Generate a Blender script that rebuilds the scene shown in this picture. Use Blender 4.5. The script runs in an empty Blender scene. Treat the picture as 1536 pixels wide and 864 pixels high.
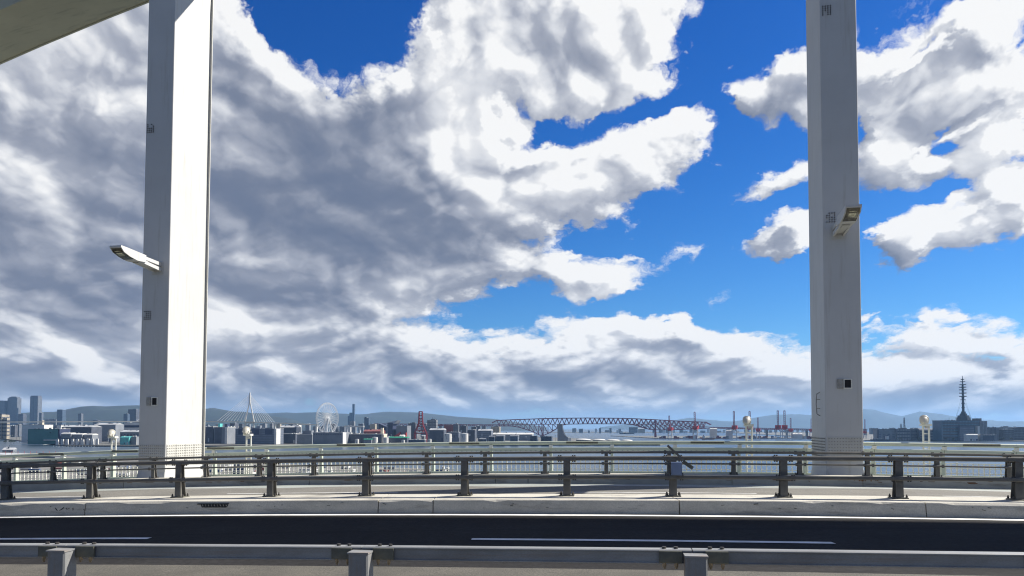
import bpy, bmesh, math, random
from mathutils import Vector, Matrix
R = math.radians
sc = bpy.context.scene
COL = sc.collection
rng = random.Random(7)

# ------------------------------------------------------------------ camera
EYE = 2.1                      # eye above the near carriageway (the deck is z = 0)
FPX, CX, CY = 1117.0, 768.0, 597.0
PITCH = R(2.3)
cam_d = bpy.data.cameras.new('camera')
cam_d.sensor_width = 36.0
cam_d.lens = FPX / 1536 * 36.0
cam_d.shift_y = (CY - 432) / 1536
cam_d.clip_start = 0.1
cam_d.clip_end = 60000
cam = bpy.data.objects.new('camera', cam_d)
COL.objects.link(cam)
cam.location = (0, 0, EYE)
cam.rotation_euler = (R(90) + PITCH, 0, 0)
sc.camera = cam
sc.view_settings.view_transform = 'Standard'
sc.view_settings.look = 'None'
sc.view_settings.exposure = 0.85
sc.view_settings.gamma = 1.0
sc.cycles.max_bounces = 5
sc.cycles.diffuse_bounces = 3
sc.cycles.glossy_bounces = 3
sc.cycles.volume_bounces = 0
sc.cycles.use_denoising = True
sc.cycles.filter_width = 1.15

SUN_AZ, SUN_EL = R(69), R(40.8)  # to the right and beyond the bridge


def pdir(px, py):
    """Direction from the eye through a photograph pixel (1536 x 864)."""
    xc, yc = (px - CX) / FPX, (CY - py) / FPX
    c, s = math.cos(PITCH), math.sin(PITCH)
    return Vector((xc, c - yc * s, s + yc * c))


def azel(px, py):
    d = pdir(px, py).normalized()
    return math.atan2(d.x, d.y), math.asin(d.z)


# ------------------------------------------------------------------ sky
# x, y, rx, ry, tilt, weight: where the cumulus masses stand in the sky and the gaps between them
CLOUDS = [
    (110, 250, 420, 520, 0, 1.7), (330, 330, 420, 240, 0, 1.3), (320, 60, 190, 170, 0, 0.9), (420, 230, 260, 170, 15, .9),
    (512, 10, 140, 125, 0, -2.2), (575, 60, 90, 60, 0, -0.7), (455, 25, 70, 70, 0, -.5),
    (705, 70, 190, 140, 0, 1.6), (880, 30, 170, 110, 0, 1.4), (970, 60, 110, 100, 0, 1.2), (690, 170, 150, 120, 0, 1.1), (870, 110, 150, 80, -8, .9),
    (775, 152, 38, 22, 20, -1.3), (805, 198, 60, 20, -20, -1.5), (930, 172, 100, 22, -12, -.9), (1110, 60, 90, 110, 0, -1.3), (1072, 165, 26, 60, 0, -1.5), (1010, 150, 70, 16, -10, -1.0),
    (640, 250, 190, 110, 0, 1.1), (880, 240, 150, 70, -8, 1.3), (985, 220, 90, 44, -10, 1.3), (930, 290, 70, 50, -40, .6), (790, 290, 130, 60, 0, .9),
    (620, 330, 260, 90, 0, 1.3), (830, 318, 60, 40, 10, .7),
    (640, 400, 190, 36, 0, 1.2), (790, 405, 140, 30, 8, 1.1), (900, 415, 70, 28, 0, 1.0), (965, 405, 40, 30, 0, .75),
    (875, 352, 60, 20, 10, -.7),
    (875, 373, 60, 12, 5, .55), (958, 373, 26, 6, 0, .5), (1030, 385, 40, 22, -25, .62), (1055, 414, 18, 10, 0, .5),
    (1085, 20, 26, 14, 0, .55), (1110, 95, 34, 13, -20, .6), (1140, 200, 22, 22, 0, .72), (925, 325, 40, 10, 30, .5),
    (500, 455, 200, 70, 0, 1.0), (645, 452, 60, 34, 0, .55), (690, 440, 34, 12, 10, .5),
    (120, 430, 260, 110, 0, .7), (60, 497, 110, 16, 0, -.55), (170, 505, 90, 14, 0, -.5),
    (150, 560, 300, 70, 0, 1.3), (500, 550, 200, 60, 0, 1.2), (620, 550, 150, 55, 0, 1.0), (760, 560, 170, 50, 0, .9), (900, 545, 200, 75, 0, 1.3),
    (1000, 500, 120, 28, 8, .8), (900, 495, 70, 30, 0, .7), (1060, 560, 200, 70, 0, 1.1), (1200, 575, 200, 75, 0, 1.1), (1400, 570, 200, 80, 0, 1.2), (1530, 550, 120, 70, 0, .9), (1420, 515, 110, 30, -8, .5),
    (900, 470, 260, 12, 0, -.3), (1370, 523, 40, 10, 0, -.5), (1470, 548, 30, 18, -30, -.55),
    (768, 606, 1200, 44, 0, 1.0),
    (1190, 128, 115, 62, 0, 2.0), (1110, 160, 70, 28, -10, 1.3), (1250, 175, 60, 36, 0, 1.0), (1175, 80, 34, 26, 0, .8),
    (1350, 130, 130, 80, -10, 1.9), (1470, 110, 150, 70, 0, 1.7), (1450, 40, 110, 34, -20, 1.1), (1400, 180, 120, 40, 0, 1.0), (1530, 150, 80, 60, -30, 1.0),
    (1440, 172, 60, 12, -20, -1.3), (1302, 190, 34, 34, 0, -1.8), (1390, 66, 70, 12, -20, -1.1), (1435, 212, 40, 14, 10, -1.4), (1500, 155, 40, 10, -20, -.9),
    (1165, 275, 80, 28, -10, 1.7), (1345, 245, 100, 50, -10, 1.9), (1430, 270, 80, 36, 10, .8), (1500, 225, 80, 50, -20, 1.4), (1530, 290, 60, 40, -20, 1.2),
    (1155, 368, 80, 20, -10, 1.8), (1210, 352, 40, 26, 0, 1.2), (1165, 336, 50, 10, -20, .9), (1330, 375, 60, 34, -20, 1.6), (1420, 345, 120, 36, -10, 1.6), (1520, 330, 60, 40, -20, 1.3), (1400, 300, 60, 12, 0, -1.2), (1310, 330, 26, 20, 0, -1.2),
    (1310, 472, 30, 6, 0, .5), (1312, 490, 34, 5, 0, .5), (1440, 478, 50, 12, 0, .42), (1510, 474, 50, 14, 0, .5), (1190, 486, 24, 12, 30, .42),
]
# the thick, grey parts of the clouds (positive) and the thin, sunlit ones (negative)
GREY = [
    (200, 330, 460, 330, 0, .15), (330, 560, 500, 60, 0, .02), (350, 235, 60, 26, 20, -.2), (520, 130, 40, 50, 0, -.1), (60, 120, 90, 40, 0, -.05), (590, 200, 60, 90, -30, .18),
    (560, 310, 190, 14, 0, -.22), (470, 424, 170, 13, 0, -.22), (60, 250, 90, 40, 0, -.14), (170, 270, 60, 30, 0, -.12), (420, 180, 80, 40, 0, -.14), (30, 395, 90, 14, 0, -.2), (150, 405, 60, 12, 0, -.16), (620, 365, 200, 20, 0, .2), (800, 120, 140, 26, -10, .12), (560, 60, 40, 20, 0, .1), (350, 120, 60, 40, 0, .12),
    (470, 260, 260, 130, 10, .55), (520, 215, 120, 90, -35, .35), (400, 345, 280, 90, 0, .40), (650, 350, 230, 45, 0, .38), (60, 350, 160, 60, 0, .26),
    (130, 200, 120, 50, 10, .14), (60, 440, 240, 60, 0, .36), (190, 460, 120, 30, 0, .3), (430, 440, 190, 40, 0, .3), (470, 470, 110, 18, 0, .3), (400, 520, 100, 12, 0, -.15), (90, 530, 160, 14, 0, -.16), (160, 555, 120, 10, 0, .16), (330, 555, 140, 14, 0, -.14), (640, 280, 120, 40, 0, .22), (380, 10, 100, 60, 0, .12),
    (700, 30, 70, 90, 0, .18), (820, 90, 120, 40, 0, .1), (850, 270, 110, 50, -20, .16),
    (180, 590, 400, 14, 0, .26), (60, 618, 300, 10, 0, .2), (700, 615, 900, 20, 0, .12), (520, 580, 200, 20, 0, .30), (740, 575, 170, 30, 0, .36), (950, 570, 180, 30, 0, .17), (560, 535, 130, 24, 0, .18), (1080, 592, 140, 24, 0, .10),
    (1160, 160, 110, 30, 0, .22), (1370, 180, 120, 30, 0, .16), (1330, 275, 90, 20, -10, .14), (1380, 596, 180, 22, 0, .08), (1470, 548, 40, 20, -30, .2), (860, 430, 60, 12, 0, .15),
    (705, 190, 150, 110, 0, -.26), (690, 250, 70, 40, 0, -.2), (440, 110, 90, 70, 30, -.12), (790, 305, 150, 44, -10, -.28), (70, 130, 100, 50, 0, -.14),
    (350, 470, 60, 24, 0, -.2), (590, 440, 40, 30, 0, -.2), (900, 490, 140, 26, 0, -.25), (1000, 60, 120, 90, 0, -.15), (950, 210, 120, 50, 0, -.2),
]


class NT:
    """Small helper for writing node trees."""
    def __init__(s, tree): s.t = tree
    def n(s, kind, **kw):
        nd = s.t.nodes.new(kind)
        for k, v in kw.items(): setattr(nd, k, v)
        return nd
    def link(s, a, b): s.t.links.new(a, b)
    def put(s, sock, v):
        if hasattr(v, 'is_output'): s.link(v, sock)
        elif v is not None: sock.default_value = v
    def math(s, op, a, b=None, c=None, clamp=False):
        nd = s.n('ShaderNodeMath', operation=op, use_clamp=clamp)
        for i, v in enumerate((a, b, c)):
            if v is not None: s.put(nd.inputs[i], v)
        return nd.outputs[0]
    def vmath(s, op, a, b=None, c=None):
        nd = s.n('ShaderNodeVectorMath', operation=op)
        for i, v in enumerate((a, b, c)):
            if v is not None: s.put(nd.inputs[i], v)
        return nd.outputs[0]
    def noise(s, vec, scale, detail=4, rough=.5, typ='FBM', dist=0, out=0):
        nd = s.n('ShaderNodeTexNoise', noise_dimensions='2D', noise_type=typ)
        s.put(nd.inputs['Vector'], vec)
        nd.inputs['Scale'].default_value = scale
        nd.inputs['Detail'].default_value = detail
        nd.inputs['Roughness'].default_value = rough
        nd.inputs['Distortion'].default_value = dist
        return nd.outputs[out]
    def ramp(s, v, a, b, lo=0.0, hi=1.0, smooth=True):
        nd = s.n('ShaderNodeMapRange', interpolation_type='SMOOTHSTEP' if smooth else 'LINEAR')
        s.put(nd.inputs[0], v)
        for i, x in zip((1, 2, 3, 4), (a, b, lo, hi)): nd.inputs[i].default_value = x
        return nd.outputs[0]
    def mix(s, f, a, b, mode='MIX'):
        nd = s.n('ShaderNodeMix', data_type='RGBA', blend_type=mode)
        s.put(nd.inputs[0], f)
        for i, v in ((6, a), (7, b)):
            if hasattr(v, 'is_output'): s.link(v, nd.inputs[i])
            else: nd.inputs[i].default_value = (*v, 1) if len(v) == 3 else v
        return nd.outputs[2]


def blob_sum(g, vec, blobs, start):
    """Sum of soft elliptical patches of sky; blobs of one tilt share one turned frame."""
    acc, frames = start, {}
    for (x, y, rx, ry, tilt, w) in sorted(blobs, key=lambda q: abs(q[4])):
        a, e = azel(x, y)
        ax = abs(azel(x + rx, y)[0] - azel(x - rx, y)[0]) / 2 * 1.5
        ey = abs(azel(x, y - ry)[1] - azel(x, y + ry)[1]) / 2 * 1.5
        tilt = {-8: -12, -10: -12, -15: -12, -20: -22, -25: -22, -30: -30, -35: -30, -40: -30, 5: 0, 8: 12, 10: 12, 15: 12, 20: 22, 30: 22}.get(tilt, tilt)
        if tilt not in frames:
            if tilt:
                r = g.n('ShaderNodeVectorRotate', rotation_type='Z_AXIS')
                g.link(vec, r.inputs['Vector']); r.inputs['Angle'].default_value = R(tilt)
                frames[tilt] = r.outputs[0]
            else:
                frames[0] = vec
        c, s_ = math.cos(R(tilt)), math.sin(R(tilt))
        ca, ce = a * c - e * s_, a * s_ + e * c
        p = g.vmath('MULTIPLY_ADD', frames[tilt], (1 / ax, 1 / ey, 0), (-ca / ax, -ce / ey, 0))
        dn = g.n('ShaderNodeVectorMath', operation='DOT_PRODUCT')
        g.link(p, dn.inputs[0]); g.link(p, dn.inputs[1])
        f = g.math('SUBTRACT', 1.0, dn.outputs['Value'], clamp=True)
        acc = g.math('MULTIPLY_ADD', g.math('MULTIPLY', f, f), w, acc)
    return acc


def cloud_group():
    t = bpy.data.node_groups.new('cloud_density', 'ShaderNodeTree')
    t.interface.new_socket('Vector', in_out='INPUT', socket_type='NodeSocketVector')
    t.interface.new_socket('Density', in_out='OUTPUT', socket_type='NodeSocketFloat')
    t.interface.new_socket('Soft', in_out='OUTPUT', socket_type='NodeSocketFloat')
    t.interface.new_socket('Fine', in_out='OUTPUT', socket_type='NodeSocketFloat')
    t.interface.new_socket('Billow', in_out='OUTPUT', socket_type='NodeSocketFloat')
    g = NT(t)
    gi, go = g.n('NodeGroupInput'), g.n('NodeGroupOutput')
    v = gi.outputs[0]
    sp = g.n('ShaderNodeSeparateXYZ'); g.link(v, sp.inputs[0])
    az, el = sp.outputs[0], sp.outputs[1]
    # cloud scale shrinks towards the horizon, as on a flat cloud deck
    q = g.n('ShaderNodeCombineXYZ')
    g.link(g.math('MULTIPLY', az, g.math('ADD', 1.62, g.math('DIVIDE', .05, g.math('ADD', g.math('MAXIMUM', el, 0.0), 0.10)))), q.inputs[0])
    g.link(g.math('MULTIPLY_ADD', el, .6, g.math('LOGARITHM', g.math('ADD', g.math('MAXIMUM', el, -0.02), 0.20), 2.71828)), q.inputs[1])
    q = q.outputs[0]
    # ragged outlines: the masses are looked up through two sizes of wobble
    w1 = g.vmath('SUBTRACT', g.noise(q, 3.2, 2, .5, out=1), (.5, .5, .5))
    w2 = g.vmath('SUBTRACT', g.noise(q, 11.0, 4, .6, out=1), (.5, .5, .5))
    wv = g.vmath('MULTIPLY_ADD', w1, (.10, .055, 0), v)
    wv = g.vmath('MULTIPLY_ADD', w2, (.055, .04, 0), wv)
    # beyond the view unseen cumulus is added, its cover set to temper fill light
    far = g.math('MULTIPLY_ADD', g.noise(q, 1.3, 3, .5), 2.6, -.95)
    a0, e0 = azel(768, 330)
    m = g.n('ShaderNodeMapping', vector_type='TEXTURE')
    g.link(v, m.inputs['Vector'])
    m.inputs['Location'].default_value = (a0, e0, 0)
    m.inputs['Scale'].default_value = (1.0, .62, 1)
    gr = g.n('ShaderNodeTexGradient', gradient_type='SPHERICAL'); g.link(m.outputs[0], gr.inputs[0])
    inside = g.ramp(gr.outputs['Fac'], 0.0, 0.22)
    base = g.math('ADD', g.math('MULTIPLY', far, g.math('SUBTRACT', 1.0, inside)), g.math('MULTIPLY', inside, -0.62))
    P = g.math('ADD', blob_sum(g, wv, CLOUDS, 0.0), base)
    P = g.math('MINIMUM', g.math('MAXIMUM', P, -1.2), 1.45)
    # rounded heaps of cloud: folded noise, each octave bulging outwards with creases between
    qw = g.vmath('MULTIPLY_ADD', w2, (.03, .03, 0), g.vmath('MULTIPLY_ADD', w1, (.12, .12, 0), q))
    lo = -.34
    for sc_, am in ((3.3, 1.0), (7.1, .62), (15.0, .29), (31.0, .13)):
        n_ = g.noise(g.vmath('ADD', qw, (sc_ * .37, sc_ * .91, 0)), sc_, 0, .5)
        lo = g.math('MULTIPLY_ADD', g.math('ABSOLUTE', g.math('SUBTRACT', n_, .5)), 2.0 * am, lo)
    S = g.math('MULTIPLY_ADD', lo, 1.0, P)
    g.link(S, go.inputs[1])
    bl = g.noise(g.vmath('MULTIPLY_ADD', w1, (.22, .22, 0), q), 3.1, 2, .5)
    g.link(g.math('MULTIPLY_ADD', g.math('SUBTRACT', bl, .5), .75, g.math('MULTIPLY', lo, .35)), go.inputs[3])
    hi = g.math('SUBTRACT', g.noise(g.vmath('MULTIPLY_ADD', w2, (.12, .12, 0), q), 17.0, 8, .64), .5)
    vo = g.n('ShaderNodeTexVoronoi', feature='F1', voronoi_dimensions='2D')
    g.link(g.vmath('MULTIPLY_ADD', w2, (.16, .16, 0), q), vo.inputs['Vector'])
    vo.inputs['Scale'].default_value = 9.0
    vo.inputs['Detail'].default_value = 2.0
    vo.inputs['Roughness'].default_value = .55
    D = g.math('MULTIPLY_ADD', hi, 1.3, S)
    D = g.math('MULTIPLY_ADD', g.math('SUBTRACT', .45, vo.outputs['Distance']), .6, D)
    g.link(D, go.inputs[0]); g.link(g.math('MULTIPLY_ADD', vo.outputs['Distance'], -.35, hi), go.inputs[2])
    return t


def make_world():
    w = bpy.data.worlds.new('World'); sc.world = w; w.use_nodes = True
    t = w.node_tree; t.nodes.clear(); g = NT(t)
    sky = g.n('ShaderNodeTexSky', sky_type='NISHITA')
    sky.sun_disc = False
    sky.sun_elevation = SUN_EL; sky.sun_rotation = SUN_AZ
    sky.altitude = 50; sky.air_density = 1.0; sky.dust_density = 0.3; sky.ozone_density = 4.0
    hs = g.n('ShaderNodeHueSaturation'); g.link(sky.outputs[0], hs.inputs['Color'])
    hs.inputs['Saturation'].default_value = 1.35; hs.inputs['Value'].default_value = 1.0
    d = g.n('ShaderNodeTexCoord').outputs['Generated']
    sp = g.n('ShaderNodeSeparateXYZ'); g.link(d, sp.inputs[0])
    az = g.math('ARCTAN2', sp.outputs[0], sp.outputs[1]); el = g.math('ARCSINE', sp.outputs[2])
    cb = g.n('ShaderNodeCombineXYZ'); g.link(az, cb.inputs[0]); g.link(el, cb.inputs[1])
    v = cb.outputs[0]
    grey0 = blob_sum(g, v, GREY, 0.0)
    grp = cloud_group()
    def dens(vec):
        nd = g.n('ShaderNodeGroup'); nd.node_tree = grp; g.link(vec, nd.inputs[0]); return nd.outputs
    D, S, fine, lo = dens(v)
    # light: how much cloud lies towards the sun (up and to the right)
    _, S2, fine2, _l = dens(g.vmath('ADD', v, (.015, .015, 0)))
    lit = g.math('SUBTRACT', g.math('MINIMUM', S, 2.2), g.math('MINIMUM', S2, 2.2))
    # unseen clouds all round the view are darkened to cut fill on shaded faces
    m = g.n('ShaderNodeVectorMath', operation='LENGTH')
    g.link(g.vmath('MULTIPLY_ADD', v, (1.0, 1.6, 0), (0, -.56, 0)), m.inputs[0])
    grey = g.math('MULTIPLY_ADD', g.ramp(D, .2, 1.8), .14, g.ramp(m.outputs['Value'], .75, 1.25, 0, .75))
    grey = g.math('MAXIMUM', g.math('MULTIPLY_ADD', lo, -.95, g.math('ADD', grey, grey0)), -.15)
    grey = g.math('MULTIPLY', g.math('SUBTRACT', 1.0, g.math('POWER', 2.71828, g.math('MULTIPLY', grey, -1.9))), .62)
    rel = g.math('MULTIPLY', lit, .92)
    rel = g.math('MULTIPLY_ADD', fine, .12, rel)
    rel = g.math('MULTIPLY_ADD', g.math('SUBTRACT', fine, fine2), .16, rel)
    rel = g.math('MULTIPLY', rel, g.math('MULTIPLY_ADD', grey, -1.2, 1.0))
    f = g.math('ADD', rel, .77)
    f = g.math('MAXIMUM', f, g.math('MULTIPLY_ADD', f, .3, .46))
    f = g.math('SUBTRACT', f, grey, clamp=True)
    cr = g.n('ShaderNodeValToRGB')
    g.link(f, cr.inputs[0])
    els = cr.color_ramp.elements
    els[0].position = 0.0; els[0].color = (.13, .17, .27, 1)
    els[1].position = 1.0; els[1].color = (1.0, 1.0, 1.0, 1)
    for p, c in ((.25, (.205, .24, .33)), (.5, (.41, .44, .52)), (.75, (.72, .74, .79))):
        e = els.new(p); e.color = (*c, 1)
    cloud = g.vmath('SCALE', cr.outputs[0]); cloud.node.inputs['Scale'].default_value = 9.5
    alpha = g.ramp(D, -.12, .62)
    tint = g.mix(g.ramp(el, .08, .52), (.56, .87, 1.14), (.30, .66, 1.08))
    blue = g.vmath('MULTIPLY', hs.outputs[0], tint)
    col = g.mix(alpha, blue, cloud)
    # towards the horizon clouds melt into pale blue air
    hz = g.ramp(el, -.01, .065, .9, 0.0)
    col = g.mix(hz, col, (3.4, 4.5, 6.2))
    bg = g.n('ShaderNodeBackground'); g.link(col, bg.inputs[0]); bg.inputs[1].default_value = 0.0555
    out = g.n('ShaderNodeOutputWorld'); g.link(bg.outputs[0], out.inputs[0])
    w.cycles.sampling_method = 'MANUAL'; w.cycles.sample_map_resolution = 512


make_world()
sun_d = bpy.data.lights.new('sun', 'SUN'); sun_d.energy = 5.0; sun_d.angle = R(0.53); sun_d.color = (1.0, .945, .86)
sun = bpy.data.objects.new('sun', sun_d); COL.objects.link(sun)
sun.rotation_euler = (R(90) - SUN_EL, 0, math.pi - SUN_AZ)


# ------------------------------------------------------------------ helpers
def material(name, color, rough=.6, metal=0.0, var=.12, scale=3.0, dirt=None, dirt_amt=0.0, dirt_scale=(1, 1, 1), bump=0.0, bump_scale=40, spec=.5, fine=0.0, obj_var=0.0):
    m = bpy.data.materials.new(name); m.use_nodes = True
    t = m.node_tree; t.nodes.clear(); g = NT(t)
    out = g.n('ShaderNodeOutputMaterial'); b = g.n('ShaderNodeBsdfPrincipled')
    g.link(b.outputs[0], out.inputs[0])
    v = g.n('ShaderNodeTexCoord').outputs['Object']
    def n3(vec, s, d, r):
        nd = g.n('ShaderNodeTexNoise', noise_dimensions='3D'); g.put(nd.inputs['Vector'], vec)
        nd.inputs['Scale'].default_value = s; nd.inputs['Detail'].default_value = d; nd.inputs['Roughness'].default_value = r
        return nd.outputs[0]
    col = None
    lo = tuple(max(0, c * (1 - var)) for c in color); hi = tuple(min(1, c * (1 + var)) for c in color)
    col = g.mix(g.ramp(n3(v, scale, 4, .6), .3, .7), lo, hi)
    if fine:
        col = g.mix(g.ramp(n3(v, scale * 40, 2, .6), .35, .65, 0, fine), col, tuple(c * .35 for c in color))
    if dirt is not None:
        dv = g.vmath('MULTIPLY', v, dirt_scale)
        col = g.mix(g.ramp(n3(dv, 1.0, 6, .65), .52, .72, 0, dirt_amt), col, dirt)
    if obj_var:
        oi = g.n('ShaderNodeObjectInfo')
        col = g.mix(g.math('MULTIPLY', oi.outputs['Random'], obj_var), col, tuple(c * .4 for c in color))
    g.link(col, b.inputs['Base Color'])
    b.inputs['Roughness'].default_value = rough
    b.inputs['Metallic'].default_value = metal
    b.inputs['Specular IOR Level'].default_value = spec
    if bump:
        bn = g.n('ShaderNodeBump'); bn.inputs['Strength'].default_value = bump; bn.inputs['Distance'].default_value = .01
        g.link(n3(v, bump_scale, 3, .6), bn.inputs['Height']); g.link(bn.outputs[0], b.inputs['Normal'])
    return m


def facade(name, wall, glass, fx, fz, wx=.62, wz=.55, rough=.5, stripes=False):
    """Far facade: storeys and bays too small to tell apart, as a tiling of object space in metres."""
    m = bpy.data.materials.new(name); m.use_nodes = True
    t = m.node_tree; t.nodes.clear(); g = NT(t)
    out = g.n('ShaderNodeOutputMaterial'); b = g.n('ShaderNodeBsdfPrincipled'); g.link(b.outputs[0], out.inputs[0])
    v = g.n('ShaderNodeTexCoord').outputs['Object']
    sp = g.n('ShaderNodeSeparateXYZ'); g.link(v, sp.inputs[0])
    nm = g.n('ShaderNodeNewGeometry')
    ns = g.n('ShaderNodeSeparateXYZ'); g.link(nm.outputs['Normal'], ns.inputs[0])
    hx = g.math('ADD', sp.outputs[0], sp.outputs[1])
    fzv = g.math('LESS_THAN', g.math('FRACT', g.math('DIVIDE', sp.outputs[2], fz)), wz)
    if stripes:
        w = fzv
    else:
        w = g.math('MULTIPLY', fzv, g.math('LESS_THAN', g.math('FRACT', g.math('DIVIDE', hx, fx)), wx))
    w = g.math('MULTIPLY', w, g.math('LESS_THAN', g.math('ABSOLUTE', ns.outputs[2]), .5))
    nd = g.n('ShaderNodeTexNoise'); g.link(v, nd.inputs['Vector']); nd.inputs['Scale'].default_value = .06; nd.inputs['Detail'].default_value = 3
    wl = g.mix(g.ramp(nd.outputs[0], .3, .7), tuple(c * .82 for c in wall), tuple(min(1, c * 1.15) for c in wall))
    g.link(g.mix(w, wl, glass), b.inputs['Base Color'])
    g.link(g.math('MULTIPLY_ADD', w, -.3, rough), b.inputs['Roughness'])
    return m


M = {}
M['white_paint'] = material('white_paint', (.50, .497, .478), .55, var=.04, scale=.5, dirt=(.34, .31, .25), dirt_amt=.38, dirt_scale=(5, 5, .35), bump=.03)
M['rib_bounce_paint'] = material('rib_bounce_paint', (.47, .44, .31), .55, var=.06, scale=.4, dirt=(.25, .23, .18), dirt_amt=.5, dirt_scale=(.6, 4, 1))  # olive tint puts the warm bounce off the road into the colour
M['plate_paint'] = material('plate_paint', (.48, .47, .43), .6, var=.06, scale=1, dirt=(.3, .26, .2), dirt_amt=.4, dirt_scale=(2, 2, 1))
M['bolt'] = material('bolt', (.30, .29, .26), .5, var=.2, scale=6)
M['dark_bolt'] = material('dark_bolt', (.05, .045, .04), .6, var=.3, scale=6)
M['rust_bolt'] = material('rust_bolt', (.28, .20, .11), .6, var=.35, scale=20)
M['asphalt_far'] = material('asphalt_worn', (.175, .165, .14), .92, var=.14, scale=.35, dirt=(.11, .105, .10), dirt_amt=.6, dirt_scale=(.05, .9, 1), bump=.3, bump_scale=90, fine=.5)
M['asphalt_near'] = material('asphalt_shaded', (.026, .025, .025), .95, var=.22, scale=.3, dirt=(.012, .012, .013), dirt_amt=.8, dirt_scale=(.03, 1.6, 1), bump=.35, bump_scale=70, fine=.5, spec=.15)  # base colour darkened to deepen the rib's shadow on these lanes
M['sunlit_shoulder'] = material('sunlit_asphalt', (.115, .106, .085), .9, var=.2, scale=1.2, bump=.5, bump_scale=50, fine=.8, dirt=(.10, .09, .07), dirt_amt=.5, dirt_scale=(1.2, 1.2, 1))  # paler copy of the near asphalt for its sunlit part
M['line'] = material('road_paint', (.74, .73, .70), .7, var=.15, scale=2.5, dirt=(.30, .29, .27), dirt_amt=.7, dirt_scale=(1.5, 9, 1))
M['kerb'] = material('kerb_concrete', (.50, .475, .405), .85, var=.12, scale=.8, dirt=(.15, .14, .12), dirt_amt=.55, dirt_scale=(.9, .9, 5), bump=.3, bump_scale=30, fine=.25)
M['kerb_far'] = material('kerb_concrete_far', (.35, .335, .285), .85, var=.14, scale=.6, dirt=(.12, .10, .08), dirt_amt=.6, dirt_scale=(.7, .7, 4), bump=.2, bump_scale=30)
M['rail'] = material('rail_paint', (.155, .15, .135), .62, var=.18, scale=2.5, dirt=(.10, .07, .045), dirt_amt=.6, dirt_scale=(1.2, 6, 6), spec=.12)
M['rail_near'] = material('rail_paint_near', (.235, .24, .24), .55, var=.2, scale=4, dirt=(.20, .13, .07), dirt_amt=.55, dirt_scale=(1.0, 5, 9), bump=.05, fine=.2)
M['splice'] = material('splice_plate', (.11, .11, .085), .6, var=.25, scale=9, dirt=(.18, .11, .05), dirt_amt=.5, dirt_scale=(6, 6, 6))
M['green'] = material('pale_green_paint', (.46, .50, .41), .5, var=.08, scale=.8, dirt=(.26, .26, .19), dirt_amt=.5, dirt_scale=(.8, 3, 3))
M['pale'] = material('cream_paint', (.68, .67, .60), .5, var=.08, scale=2, dirt=(.36, .33, .26), dirt_amt=.35, dirt_scale=(3, 3, 3))
M['lamp'] = material('lamp_housing_paint', (.46, .44, .38), .5, var=.12, scale=4, dirt=(.20, .18, .14), dirt_amt=.5, dirt_scale=(6, 6, 3))
M['black'] = material('hole_shade', (.012, .012, .013), .8, var=.1)
M['ink'] = material('black_marks', (.02, .02, .02), .8, var=.1)
M['rust'] = material('rust_streak', (.17, .08, .035), .9, var=.3, scale=8)
M['lens'] = material('lamp_glass', (.10, .09, .06), .08, var=.4, scale=8, spec=.8)
M['lens2'] = material('lamp_reflector', (.45, .42, .30), .2, var=.4, scale=12, metal=.6)
M['deck'] = material('deck_steel', (.30, .32, .29), .6, var=.1, scale=.4)
M['blue_box'] = material('blue_grey_box', (.17, .22, .33), .5, var=.1)


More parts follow.
